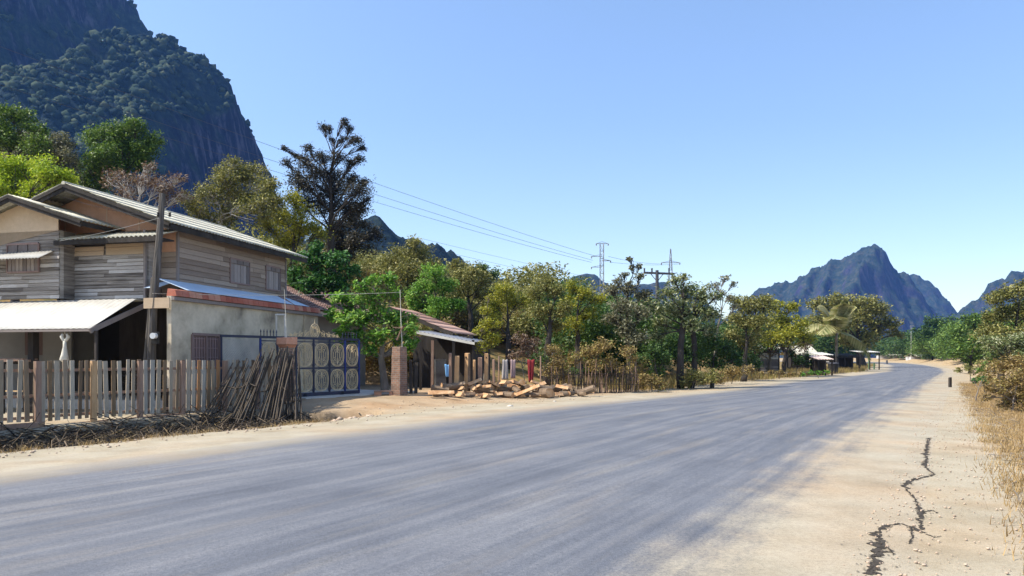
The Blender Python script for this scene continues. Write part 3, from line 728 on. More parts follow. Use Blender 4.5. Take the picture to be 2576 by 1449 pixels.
mb = MB(); rect(mb, hl_b(72, PB), hl_b(140, PB), PB-.16, PB-.12, 1.7, 3.0); mb.build('woven_panel', M['shutter'], house)
# upper storey windows (plank shutters)
def shutters(px0, px1, py0, py1, bars):
    y0, y1 = hl_a(px0, 0), hl_a(px1, 0); z0, z1 = hzp(py1, 0, (y0+y1)/2), hzp(py0, 0, (y0+y1)/2)
    w = MB(); rect(w, .0, .05, y0-.04, y0, z0, z1); rect(w, .0, .05, y1, y1+.04, z0, z1); rect(w, .0, .05, y0, y1, z1-.02, z1+.04); rect(w, 0, .06, y0-.04, y1+.04, z0-.05, z0)
    f = w.build('window', M['shutter'], house)
    w = MB()
    for k in range(bars):
        a_ = y0+(y1-y0)*k/bars; rect(w, .02, .042+.006*(k % 2), a_+.008, a_+(y1-y0)/bars-.008, z0, z0+(z1-z0)*.78)
        if k % 2 == 0: rect(w, .02, .04, a_+.01, a_+(y1-y0)/bars*2-.02, z0+(z1-z0)*.81, z1-.02)
    w.build('shutter', M['shutter_grey'], f)
shutters(578, 625, 655, 712, 6); shutters(668, 703, 672, 728, 6)
w0, w1 = hl_b(24, -1.2), hl_b(100, -1.2); z0, z1 = hzp(684, w0, -1.2), hzp(616, w0, -1.2)
w = MB(); rect(w, w0-.04, w0, -1.28, -1.2, z0, z1); rect(w, w1, w1+.04, -1.28, -1.2, z0, z1); rect(w, w0, w1, -1.28, -1.2, z1-.03, z1+.03); rect(w, w0-.04, w1+.04, -1.29, -1.2, z0-.05, z0)
f = w.build('window', M['shutter'], house)
w = MB()
for k in range(8):
    a_ = w0+(w1-w0)*k/8; rect(w, a_+.01, a_+(w1-w0)/8-.01, -1.265, -1.235-.01*(k % 2), z0, z0+(z1-z0)*.5)
for k in range(3):
    a_ = w0+(w1-w0)*k/3; rect(w, a_+.02, a_+(w1-w0)/3-.02, -1.265, -1.24, z0+(z1-z0)*.62, z1-.03)
w.build('shutter', M['shutter_grey'], f)
zz = hzp(632, w1, -1.25); z2 = hzp(650, w1, -1.75)
corr((-12, -1.24, zz), (hl_b(116, -1.5), -1.24, zz), (-12, -1.8, z2), .12, .014, 1, 'window_awning', M['white_metal'], house)

# clutter on the porch
sh = house
def hloc(a, b, z): return C0 + HU*a + HV*b + Vector((0, 0, z))
a_ = hl_b(163, nb+.1); p = hloc(a_, nb+.1, 0)
o = empty('hanging_net', (p.x, p.y, nz_-.12)); tag(o, 'white knotted fishing net hanging from the edge of the awning', 'net')
mb = MB(); mb.tube([(0, 0, .1), (0, 0, -.02)], .008, 5); mb.tube([(-.05, 0, -.02), (-.09, 0, -.1), (-.03, 0, -.2), (0, 0, -.24)], [.03, .05, .045, .03], 8); mb.tube([(.05, 0, -.02), (.09, .02, -.1), (.03, 0, -.2), (0, 0, -.24)], [.03, .05, .045, .03], 8)
mb.build('net_bundle', M['rope'], o, smooth=True)
mb = MB(); mb.tube([(0, 0, -.22), (0, 0, -.38), (-.01, 0, -.6), (-.02, 0, -.74), (-.02, 0, -.8)], [.045, .05, .085, .12, .06], 9); mb.tube([(.07, 0, -.72), (.1, 0, -.98)], .01, 5)
mb.build('net_skirt', M['rope'], o, smooth=True)
# firewood stacked in the dark of the porch
rn = random.Random(21); mb = MB()
for i in range(60):
    a_ = rn.uniform(-2.3, .2); z = .42+rn.randint(0, 6)*.12; b_ = rn.uniform(.3, 1.0)
    mb.tube([(a_-.5, b_, z), (a_+.5, b_+rn.uniform(-.1, .1), z)], rn.uniform(.03, .06), 6)
o = empty('stick_stack', C0, HROT); tag(o, 'dark stack of sticks stored deep in the shaded porch', 'wood stack', kind='stuff')
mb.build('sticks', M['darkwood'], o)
# red crate pile and trestle at the far left edge
a_ = hl_b(8, -2.0); p = hloc(a_, -2.6, 0)
o = empty('plank_trestle', (p.x, p.y, 0), HROT); tag(o, 'trestle loaded with loose planks just behind the left end of the picket fence', 'trestle')
mb = MB(); rn = random.Random(5)
for k in range(6): mb.bar((-1.6, -.3+.12*k, 1.52+.03*(k % 3)), (1.25+rn.uniform(-.3, .2), -.3+.12*k+.1, 1.5+.03*(k % 3)), .1, .03)
mb.build('planks', M['timber_old'], o)
mb = MB()
for x in (-1.3, 1.0):
    for y in (-.3, .4): mb.bar((x, y, 0), (x, y, 1.48), .07)
    mb.bar((x, -.4, 1.45), (x, .5, 1.45), .06); mb.build('leg_frame', M['darkwood'], o); mb = MB()

# ------------------------------------------------------------------ pole by the house
pb = P(369, 985, 21.3); pt = P(409, 487, 21.6)
g0 = gz(pb.x, pb.y); pb = Vector((pb.x, pb.y, g0-.05))
o = empty('utility_pole', pb); tag(o, 'old split timber pole leaning in front of the plank house, meter near its foot', 'utility pole')
d = pt-pb; mid = d*.5+Vector((-.03, 0, 0)); mb = MB(); mb.tube([(0,0,0), d*.25+Vector((.02,0,0)), mid, d*.8, d], [.13,.125,.11,.095,.085], 9); mb.build('pole', M['pole'], o, smooth=False)
mb = MB(); q = d*.05; e = d*.62; off = Vector((-.16, .05, 0)); mb.tube([q+off*1.3, e+off*.8], [.06, .05], 7); mb.build('brace', M['pole'], o)
m0 = P(388, 845, 21.1)-pb; mb = MB(); mb.tube([m0+Vector((0,.05,0)), m0+Vector((0,-.1,0))], .085, 14); x = mb.build('meter', M['glass'], o)
mb = MB(); mb.box(m0.x-.10, m0.x+.10, m0.y+.05, m0.y+.12, m0.z-.22, m0.z+.12); mb.build('meter_box', M['black'], o)
for k, px in enumerate((398, 427)):
    c_ = P(px, 540, 21.5)-pb; mb = MB(); mb.tube([c_+Vector((0,0,-.06)), c_+Vector((0,0,-.02)), c_+Vector((0,0,.02)), c_+Vector((0,0,.06))], [.03,.045,.03,.04], 8); mb.build('insulator', M['black'], o)
mb = MB(); c_ = P(375, 800, 21.1)-pb
mb.tube([P(392, 700, 21.2)-pb, P(374, 860, 21.2)-pb, P(371, 900, 21.2)-pb, P(383, 905, 21.2)-pb], .009, 5); mb.build('service_cable', M['cable'], o)

# ------------------------------------------------------------------ picket fence
fence = empty('picket_fence', (F0[0], F0[1], 0), math.atan2(FD[1], FD[0]))
tag(fence, 'low picket fence of weathered grey and brown boards between the yard and the ditch', 'fence')
def fpx(px, q=0.0):
    k = (px-CX)/FP; ox = F0[0]+FN[0]*q; oy = F0[1]+FN[1]*q
    return (k*oy-ox)/(FD[0]-k*FD[1])
rn = random.Random(12)
pm = []
tints = [(.42,.36,.29),(.30,.23,.165),(.52,.47,.40),(.19,.135,.09),(.36,.29,.22),(.47,.41,.34),(.25,.175,.11),(.43,.41,.38)]
for i, t_ in enumerate(tints):
    pm.append(mk('picket_board', [tuple(c*.55 for c in t_), (t_[0], t_[1]*.97, t_[2]*.9), tuple(min(1, c*1.25) for c in t_)], 1.7, .92, (3, 3, .4), fine=.35))
orange = mk('new_picket_board', [(.36,.18,.08),(.46,.25,.12)], 2, .9, (3,3,.5), fine=.3)
base_me = []
for v in range(5):
    mb = MB(); wd = .085+.008*v; j = rn.uniform(-.008, .008)
    mb.hexa([(-wd/2, -.011, 0), (wd/2, -.011, 0), (wd/2, .011, 0), (-wd/2, .011, 0)], [(-wd/2+j, -.011, 1.44), (wd/2+j, -.011, 1.44+rn.uniform(-.012, .012)), (wd/2+j, .011, 1.44), (-wd/2+j, .011, 1.44)])
    me = bpy.data.meshes.new('picket'); me.from_pydata(mb.v, [], mb.f); me.update(); base_me.append(me)
tend = fpx(700); t = -3.2; i = 0
post_px = [89, 229, 346, 453, 560]
meshes = {}
while t < tend and i < 96:
    v = rn.randrange(5); mi = rn.randrange(len(pm))
    if abs(t-fpx(545)) < .1 or abs(t-fpx(492)) < .07: mi = 99
    key = (v, mi)
    if key not in meshes:
        me = base_me[v].copy(); me.materials.append(orange if mi == 99 else pm[mi]); meshes[key] = me
    o = bpy.data.objects.new('picket', meshes[key]); col.objects.link(o); o.parent = fence
    o.location = (t, -.045, .10+rn.uniform(-.03, .02)); o.rotation_euler = (rn.uniform(-.02, .02), rn.uniform(-.028, .028), rn.uniform(-.05, .05))
    t += rn.uniform(.135, .165)+.025; i += 1
for z in (.20, .70, 1.30):
    t = -3.2
    while t < tend:
        e = min(t+1.9, tend); mb = MB(); mb.bar((t, 0, z+rn.uniform(-.01, .01)), (e, 0, z+rn.uniform(-.01, .01)), .03, .07); mb.build('rail', M['timber_old'], fence); t = e
for px in post_px + [-60, 640]:
    t = fpx(px); z0 = gz(*(F0+FD*t))-.15
    mb = MB(); mb.box(t-.06, t+.06, -.16, -.062, z0, 1.52); mb.build('post', M['timber'] if px == 229 else M['timber_old'], fence)
mb = MB(); mb.bar((-3, -.25, .02), (fpx(92)+.05, -.25, .04), .05, .13); mb.bar((fpx(92), -.02, -.05), (fpx(450), -.02, .0), .04, .1); mb.build('kick_board', M['timber_old'], fence)
# stub post in the ditch
p = gxy(418, 1062, -.25); o = empty('stub_post', (p.x, p.y, gz(p.x, p.y)-.05)); tag(o, 'short dark stub post standing in the ditch in front of the picket fence', 'post')
mb = MB(); mb.tube([(0,0,0),(.02,0,.35),(.03,.01,.78)], [.075,.07,.065], 6); mb.build('stump', M['bark_dark'], o)

# ------------------------------------------------------------------ bamboo lattice leaning on the left pillar
def bamboo_panel(tops, bots, label, seed, rails, rad=.018):
    """tops/bots: (px, py, depth) at the two ends; individual poles between"""
    r = random.Random(seed); n = len(tops)
    b0 = bots[0]; o = empty('bamboo_panel', b0); tag(o, label, 'bamboo panel', 'bamboo lattice panels leaning by the gate')
    lines = []
    for k in range(n):
        p, q = bots[k]-b0, tops[k]-b0
        md = (p+q)/2+Vector((r.gauss(0, .03), r.gauss(0, .03), r.gauss(0, .02)))
        rr = rad*r.uniform(.75, 1.5)
        mb = MB(); mb.tube([p, md, q], [rr*1.2, rr, rr*.85], 6); mb.build('pole', M['bamboo'], o); lines.append((p, q))
    for u in rails:
        pts = [p.lerp(q, u+r.uniform(-.015, .015))+Vector((0, -.03, 0)) for p, q in lines[::3]+[lines[-1]]]
        mb = MB(); mb.tube(pts, .02, 5); mb.build('crosspiece', M['bamboo'], o)
    return o
rn = random.Random(31)
def fan(b0, b1, t0, t1, n, yb, yt, jit=.25):
    bots, tops = [], []
    for k in range(n):
        s = k/(n-1)
        xb = b0[0]+(b1[0]-b0[0])*s; yb_ = b0[1]+(b1[1]-b0[1])*s; xt = t0[0]+(t1[0]-t0[0])*s; yt_ = t0[1]+(t1[1]-t0[1])*s
        bots.append(P(xb+rn.uniform(-5, 5), yb_+rn.uniform(-5, 5), yb+(rn.random()-.5)*jit))
        tops.append(P(xt+rn.uniform(-7, 7), yt_+rn.uniform(-16, 12), yt+(rn.random()-.5)*jit))
    return tops, bots
tp, bt = fan((500, 1072), (600, 1085), (583, 925), (672, 900), 15, 20.6, 21.9)
bamboo_panel(tp, bt, 'dark bamboo lattice leaning at the left, against the picket fence', 1, (.16, .62))
tp, bt = fan((585, 1080), (700, 1080), (655, 892), (735, 880), 20, 20.9, 22.4)
bamboo_panel(tp, bt, 'middle bamboo lattice of slanting poles, leaning between the picket fence and the brick pillar', 2, (.12, .5))
tp, bt = fan((670, 1078), (762, 1070), (705, 890), (748, 885), 30, 21.3, 23.0, .5)
bamboo_panel(tp, bt, 'dense upright bundle of dark poles propped against the broken brick pillar', 3, (.3,))

# ------------------------------------------------------------------ gate pillars
def pillar(name, label, px, Y, w, top, z0, group=None, lean=0.0, broken=False):
    p = P(px, HZ, Y); o = empty(name, (p.x, p.y, z0), math.atan2(FD[1], FD[0])); tag(o, label, 'gate pillar', group)
    mb = MB(); n = 8; rn = random.Random(px)
    for k in range(n):
        za = (top-z0)*k/n; zb = (top-z0)*(k+1)/n; f0 = 1-(.12*k/n if not broken else 0); f1 = 1-(.12*(k+1)/n if not broken else 0)
        a = w/2*f0*rn.uniform(.97, 1.02); b = w/2*f1*rn.uniform(.97, 1.02)
        lx0, lx1 = lean*za, lean*zb
        mb.hexa([(-a+lx0,-a,za),(a+lx0,-a,za),(a+lx0,a,za),(-a+lx0,a,za)], [(-b+lx1,-b,zb),(b+lx1,-b,zb),(b+lx1,b,zb),(-b+lx1,b,zb)])
    mb.build('shaft', M['brick'], o, bevel=.01)
    return o
pl = pillar('brick_pillar', 'left gate pillar of raw brick with a broken block of red bricks on top', 722, 23.9, .34, 1.95, -.2, 'brick gate pillars', 0, True)
hc = mk('hollow_brick', [(.42,.18,.10),(.55,.27,.17),(.62,.36,.26)], 4, .9, island=.4, fine=.3)
mb = MB(); z = 2.12
mb.hexa([(-.17,-.17,z),(.2,-.17,z),(.2,.17,z),(-.17,.17,z)], [(-.22,-.2,z+.1),(.23,-.2,z+.1),(.23,.2,z+.12),(-.22,.2,z+.1)])
mb.box(-.24, .0, -.24, .22, z+.105, z+.33); mb.box(.006, .24, -.22, .22, z+.108, z+.345)
mb.build('loose_bricks', hc, pl, bevel=.012)
mb = MB(); mb.tube([(-.02, 0, 2.44), (-.06, 0, 3.2), (-.11, 0, 4.0)], [.016, .012, .008], 6); mb.build('antenna_cane', M['rope'], pl)
pr = pillar('brick_pillar', 'right gate pillar, slim and tapering with exposed brick edges, beneath the green tree', 1004, 27.3, .44, 2.0, .12, 'brick gate pillars', .01)
p = P(1036, 985, 27.6)
mb = MB()
for k, (px, tp_) in enumerate(((1022, 895), (1034, 905), (1046, 912))):
    a = P(px, 990, 27.4+.1*k); b = P(px-4+3*k, tp_, 27.6+.1*k); mb.bar(a-pr.location, b-pr.location, .12, .05)
o = mb.build('leaning_planks', M['bark_dark'], None, loc=pr.location); tag(o, 'dark planks leaning upright against the right gate pillar', 'planks')

# ------------------------------------------------------------------ ornamental gate
G0 = P(555, HZ, 22.5); G1 = P(903, HZ, 27.5); gd = (G1-G0).normalized(); GL = (G1-G0).length
gate = empty('sliding_gate', (G0.x, G0.y, .0), math.atan2(gd.y, gd.x)); tag(gate, 'navy metal sliding gate with cream scrollwork ovals and a crest on top', 'gate')
def gt(px):
    k = (px-CX)/FP; return (k*G0.y-G0.x)/(gd.x-k*gd.y)
ZT, ZB_, ZM = 2.27, .34, 1.24
tx = [gt(655), gt(698), gt(745), gt(789), gt(829), gt(868), GL]
mb = MB(); mb.bar((0, 0, ZT), (GL, 0, ZT), .05, .08); mb.bar((tx[0], 0, ZB_), (GL, 0, ZB_), .06, .12); mb.bar((tx[0], 0, ZM), (GL, 0, ZM), .04, .05)
mb.bar((tx[0], 0, ZT-.12), (GL, 0, ZT-.12), .03, .03)
fm = mb
for i, t in enumerate(tx+[0.03]):
    mb = MB(); mb.bar((t, 0, ZB_-.04 if i < 7 else 0), (t, 0, ZT), .055 if i < 7 else .035, .05, (0, 1, 0)); mb.build('upright', M['blue_paint'] if i in (0, 5, 6) else M['navy'], gate)
# scroll panels
def ring(mb, cx, cz, rx, rz, rad, n=22, sup=.75, y=0):
    pts = []
    for k in range(n+1):
        a = 2*math.pi*k/n; c_, s_ = math.cos(a), math.sin(a)
        pts.append((cx+rx*math.copysign(abs(c_)**sup, c_), y, cz+rz*math.copysign(abs(s_)**sup, s_)))
    mb.tube(pts, rad, 5, cap=False)
def spiral(mb, cx, cz, r, turns, rad, dirn=1, a0=0.0, y=0):
    n = int(10*turns); pts = [(cx+r*(1-k/n*.85)*math.cos(a0+dirn*2*math.pi*turns*k/n), y, cz+r*(1-k/n*.85)*math.sin(a0+dirn*2*math.pi*turns*k/n)) for k in range(n+1)]
    mb.tube(pts, rad, 4)
for i in range(6):
    a, b = tx[i], tx[i+1]
    if i == 1 : pass
    cx = (a+b)/2; rx = (b-a)/2-.06
    for (z0, z1) in ((ZM+.04, ZT-.15), (ZB_+.08, ZM-.04)):
        cz = (z0+z1)/2; rz = (z1-z0)/2-.02; w = rx
        mb = MB(); ring(mb, cx, cz, rx, rz, .015); ring(mb, cx, cz, rx*.84, rz*.91, .007, sup=.85)
        for sgn in (-1, 1):
            for k in (-1, 1):
                spiral(mb, cx+k*rx*.36, cz+sgn*rz*.62, rx*.34, 1.4, .008, k, math.pi/2*sgn)
                spiral(mb, cx+k*rx*.30, cz+sgn*rz*.36, rx*.24, 1.2, .007, -k, -math.pi/2*sgn)
            mb.tube([(cx, 0, cz+sgn*rz*.85), (cx, 0, cz+sgn*rz*.3)], .012, 4)
        for k in (-2, -1, 0, 1, 2): mb.tube([(cx+k*rx*.3, .0, cz-rz*.3), (cx+k*rx*.3, .0, cz+rz*.3)], .008, 4)
        mb.build('scroll_panel', M['cream'], gate)
        for sx in (-1, 1):
            for sz in (-1, 1): spiral(fm, cx+sx*(rx+.02), cz+sz*(rz-.05), .055, 1.2, .010, sx*sz)
fm.build('frame', M['navy'], gate)
# crest and spikes
mb = MB(); cc_ = gt(792)
for r_ in (.25, .18): ring(mb, cc_, ZT+.26, r_*.85, r_, .013, 24, 1.0)
for k in range(8):
    a = k*math.pi/4; spiral(mb, cc_+.10*math.cos(a), ZT+.26+.12*math.sin(a), .055, 1.3, .009, 1, a)
mb.tube([(cc_, 0, ZT+.5), (cc_, 0, ZT+.68)], [.02, .004], 5)
for k in (-1, 1):
    for j, (dx, r_) in enumerate(((.36, .12), (.62, .10), (.85, .08), (1.05, .06))):
        spiral(mb, cc_+k*dx, ZT+r_+.04, r_, 1.5, .010, -k, math.pi/2)
        mb.tube([(cc_+k*(dx-.1), 0, ZT+r_*2), (cc_+k*(dx+.12), 0, ZT+.06)], .012, 4)
mb.build('crest', M['cream'], gate)
sp_ = [gt(p_) for p_ in (656, 664, 672, 680, 688, 696)] + [gt(p_) for p_ in (862, 869, 876, 883, 890, 897)]
for s in sp_:
    mb = MB(); mb.tube([(s, 0, ZT), (s, 0, ZT+.14), (s, 0, ZT+.17), (s, 0, ZT+.26)], [.014, .014, .024, .003], 6); mb.build('spike', M['navy'], gate)
# wire mesh at the open end
mb = MB(); mL = tx[0]-.05; hh = ZT-.1; z_lo = .4; s = -hh
while s < mL:
    for dgn in (1, -1):
        pts = []
        for k in range(2):
            u = s+(hh-z_lo)*k; z = (z_lo+(hh-z_lo)*k) if dgn == 1 else (hh-(hh-z_lo)*k); pts.append((u, z))
        (u0, z0_), (u1, z1_) = pts
        if u1 <= 0.05 or u0 >= mL: pass
        else:
            sl_ = (z1_-z0_)/(u1-u0)
            if u0 < .05: z0_ += sl_*(.05-u0); u0 = .05
            if u1 > mL: z1_ -= sl_*(u1-mL); u1 = mL
            mb.tube([(u0, 0, z0_), (u1, 0, z1_)], .005, 3, cap=False)
    s += .085
mb.build('wire_mesh', M['wire_grey'], gate)
for px in (864, 770):
    t = gt(px-4); mb = MB(); mb.tube([(t, -.03, .30), (t, .03, .30)], .085, 14); x = mb.build('wheel', M['black'], gate)
# driveway slab
mb = MB(); a = gt(745); dv = MB()
pts = [Vector((G0.x, G0.y, 0))+gd*t+Vector((gd.y, -gd.x, 0))*q for t, q in ((2.8, .62), (GL+2.6, .62), (GL+2.6, -6), (2.8, -6))]
zt = .27
dv.hexa([(p.x, p.y, 0) for p in pts], [(p.x, p.y, zt) for p in pts]); o = dv.build('driveway', M['concrete'], None); o['kind'] = 'structure'

# pale clothes frame in the yard behind the gate
p = P(706, HZ, 24.6); o = empty('pipe_frame', (p.x, p.y, 0), HROT); tag(o, 'white pipe frame standing in the yard behind the broken pillar', 'pipe frame')
mb = MB(); w = 12*24.6/FP
for s in (-1, 1): mb.tube([(s*w, 0, 0), (s*w, 0, H+110*24.6/FP)], .032, 8)
mb.tube([(-w-.03, 0, H+108*24.6/FP), (w+.03, 0, H+108*24.6/FP)], .034, 8); mb.build('frame', M['white_metal'], o)
# low bench beside the right pillar
p = P(965, HZ, 27.3); o = empty('plank_bench', (p.x, p.y, .18), .2); tag(o, 'low plank bench on bricks left of the slim gate pillar', 'bench')
mb = MB(); mb.box(-.35, .42, -.2, .2, .16, .21); mb.build('seat', M['timber_old'], o)
mb = MB(); mb.box(-.34, -.08, -.18, .18, 0, .155); mb.build('leg', hc, o)
mb = MB(); mb.box(.2, .4, -.18, .18, 0, .155); mb.build('leg', hc, o)

# ------------------------------------------------------------------ tiled house behind the gate
K0 = Vector((P(742, HZ, 28.0).x, 28.0, 0)); th = empty('tiled_house', K0, HROT); tag(th, 'single-storey house with brown tiled hip roof behind the ornamental gate', 'house')
def kl(px, py, Y):
    p = P(px, py, Y)-K0; return Vector((p.dot(HU), p.dot(HV), p.z))
eA = Vector((0.05, -.2, 3.5)); L2 = 9.5; D2 = 5.5; rz_ = 4.75
def tiles(mb, quad, rows=14, cols=40, amp=.03):
    a, b, c_, d_ = [Vector(q) for q in quad]    # a-b eave, d-c ridge
    for r_ in range(rows):
        u0, u1 = r_/rows, (r_+1.12)/rows; u1 = min(u1, 1)
        l0, l1 = a.lerp(d_, u0), a.lerp(d_, u1); r0, r1 = b.lerp(c_, u0), b.lerp(c_, u1)
        n = (r0-l0).cross(l1-l0).normalized(); n = n if n.z > 0 else -n
        base = len(mb.v); k = cols*6
        for row, (l, rr, lf) in enumerate(((l0, r0, .03), (l1, r1, 0.0))):
            for i in range(k+1):
                s = i/k; mb.v.append(tuple(l.lerp(rr, s)+n*(lf+amp*abs(math.sin(math.pi*s*cols)))))
        for i in range(k): mb.f.append((base+i, base+i+1, base+k+2+i, base+k+1+i))
Rr0 = Vector((-D2/2, 1.6, rz_)); Rr1 = Vector((-D2/2, L2-1.8, rz_))
mb = MB()
tiles(mb, [(0.05, -.2, 3.5), (0.05, L2, 3.5), Rr1, Rr0], 13, 42)
tiles(mb, [(-D2-.05, -.2, 3.5), (0.05, -.2, 3.5), Rr0, Rr0], 13, 24)
tiles(mb, [(.05, L2, 3.5), (-D2, L2, 3.5), Rr1, Rr1], 13, 24)
tiles(mb, [(-D2, L2, 3.5), (-D2-.05, -.2, 3.5), Rr0, Rr1], 13, 42)
mb.build('roof', M['tile_brown'], th)
mb = MB(); mb.tube([Rr0, Rr1], .09, 8); mb.tube([Rr0, (0.05, -.2, 3.54)], .08, 8); mb.build('ridge_tiles', M['tile_brown'], th)
mb = MB(); rect(mb, .02, .06, -.2, L2, 3.28, 3.47); rect(mb, -D2, .06, -.22, -.18, 3.28, 3.47); mb.build('fascia', M['plank_tan'], th)
mb = MB(); rect(mb, -D2+.4, -1.3, .9, L2-.4, -.1, 3.45); mb.build('wall', M['plaster_shaded'], th)  # wall colour darkened for the shade of the tree
w = MB(); rect(w, -1.295, -1.27, 2.6, 3.6, .2, 2.2); w.build('door', M['shutter'], th)

# shed with lean-to, right of the tiled house
S0 = P(1130, HZ, 33.0); shed = empty('open_shed', (S0.x, S0.y, 0)); tag(shed, 'dark open shed with brown roof and grey metal lean-to behind the firewood heap', 'shed')
def sl_(px, py, Y): return P(px, py, Y)-Vector((S0.x, S0.y, 0))
q0, q1 = sl_(980, 772, 36.5), sl_(1140, 838, 33.5); q2 = sl_(1180, 838, 39.5)
o = corr(q0, q0+Vector((.9, 4.2, 0)), q1, .2, .03, 5, 'roof', M['tile_brown'], shed, step=.02)
mb = MB(); mb.bar(q0+Vector((0,0,-.08)), q1+Vector((0,0,-.08)), .05, .16); mb.build('barge_board', M['darkwood'], shed)
l0, l1 = sl_(1048, 833, 32.0), sl_(1194, 861, 31.0)
o = corr(l0, l1, l0+Vector((.5, 3.0, .1)), .2, .012, 1, 'lean_to_roof', M['steel'], shed)
mb = MB(); mb.bar(l0+Vector((0,-.02,-.06)), l1+Vector((0,-.02,-.06)), .04, .10); mb.build('gutter', M['white_metal'], shed)
mb = MB()
wa, wb_ = sl_(1040, HZ, 34.5), sl_(1190, HZ, 33.6)
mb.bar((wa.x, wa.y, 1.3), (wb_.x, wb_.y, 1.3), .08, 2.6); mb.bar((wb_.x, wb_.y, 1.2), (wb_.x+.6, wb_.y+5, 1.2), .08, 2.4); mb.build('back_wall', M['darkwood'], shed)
for px, Y in ((1058, 31.9), (1087, 31.8), (1140, 31.4), (1189, 31.2)):
    a = sl_(px, HZ, Y); mb = MB(); mb.bar((a.x, a.y, 0), (a.x+.02, a.y, 2.35), .11, .11, (0, 1, 0)); mb.build('post', M['timber_old'] if px == 1087 else M['darkwood'], shed)
mb = MB(); a, b = sl_(1093, HZ, 31.9), sl_(1122, HZ, 31.8)
k = 0
while k < 12:
    u = k/12; mb.tube([(a.x+(b.x-a.x)*u, a.y, .15), (a.x+(b.x-a.x)*(u+.08), a.y, 1.55)], .006, 3); mb.tube([(a.x+(b.x-a.x)*(u+.08), a.y, .15), (a.x+(b.x-a.x)*u, a.y, 1.55)], .006, 3); k += 1
mb.build('wire_panel', M['wire_grey'], shed)
def cloth(name, label, px0, px1, py0, py1, Y, m, taper=0.0, n=10, cat='laundry'):
    a = P(px0, py0, Y); w = (px1-px0)*Y/FP; h = (py1-py0)*Y/FP; me_v = []; fs = []
    for j in range(9):
        v = j/8
        for i in range(n+1):
            u = i/n; x = u*w; x = x*(1-taper*v)+taper*v*w/2
            me_v.append((x, .03*math.sin(u*14+v*2)*(.3+v), -v*h+.02*math.sin(u*9)*(1-v)))
    for j in range(8):
        for i in range(n): fs.append((j*(n+1)+i, j*(n+1)+i+1, (j+1)*(n+1)+i+1, (j+1)*(n+1)+i))
    mb = MB(); mb.v = me_v; mb.f = fs; o = mb.build(name, m, None, loc=a, smooth=True, solid=.008)
    tag(o, label, cat, 'laundry drying behind the firewood'); return o
cloth('hanging_cloth', 'bright blue cloth hanging in the shade of the shed', 1118, 1133, 917, 948, 31.0, M['cloth_blue'], .5)
cloth('hanging_cloth', 'white cloth draped by the bushes, left of the pink cloth', 1264, 1277, 905, 955, 30.5, M['cloth_white'], -.3)
cloth('hanging_cloth', 'faded pink cloth hanging between the white cloth and the red cloth', 1284, 1297, 905, 952, 30.6, M['cloth_pink'], .1)
cloth('hanging_cloth', 'dark red cloth hanging at the right end of the washing line', 1326, 1345, 905, 962, 30.4, M['cloth_red'], .45)
o = empty('washing_line', P(1255, 905, 30.9)); tag(o, 'sagging washing line strung behind the firewood', 'washing line')
mb = MB(); q = P(1360, 905, 30.6)-P(1255, 905, 30.9); mb.tube([(0,0,0), q*.5+Vector((0,0,-.05)), q], .006, 4); mb.build('cord', M['cable'], o)
for e in (Vector((0, 0, 0)), q):
    mb = MB(); mb.tube([(e.x, e.y, -1.4), (e.x, e.y, .15)], .03, 6); mb.build('stake', M['timber_old'], o)
# ------------------------------------------------------------------ foliage
def leaf_cloud(centres, sig, n_each, ls, rng, flat=.75, up=.5, asp=.42):
    """leaf quads scattered round clump centres (N,3); returns V, F"""
    c = np.repeat(centres, n_each, axis=0); s = np.repeat(sig, n_each)[:, None]
    p = c + np.clip(rng.normal(size=c.shape), -1.7, 1.7)*s*np.array((1, 1, flat))
    n = rng.normal(size=c.shape); n[:, 2] = np.abs(n[:, 2])+up; n /= np.linalg.norm(n, axis=1)[:, None]
    a = rng.normal(size=c.shape); a -= n*(a*n).sum(1)[:, None]; a /= np.linalg.norm(a, axis=1)[:, None]
    b = np.cross(n, a); L = ls*rng.uniform(.6, 1.35, size=(len(c), 1)); W = L*asp
    droop = n*L*.12
    V = np.stack([p-a*L, p+b*W-a*L*.1+droop, p+a*L, p-b*W-a*L*.1+droop], 1).reshape(-1, 3)
    F = np.arange(len(V)).reshape(-1, 4)
    return V, F
def curve(p, q, bend, rn, n=5):
    p = Vector(p); q = Vector(q); L = (q-p).length
    m = [Vector((0, 0, 0))]
    off = Vector((rn.gauss(0, 1), rn.gauss(0, 1), rn.gauss(.3, .6)))*bend*L
    return [p.lerp(q, i/n) + off*math.sin(math.pi*i/n) + Vector((rn.gauss(0, 1), rn.gauss(0, 1), 0))*bend*.15*L*(0 < i < n) for i in range(n+1)]
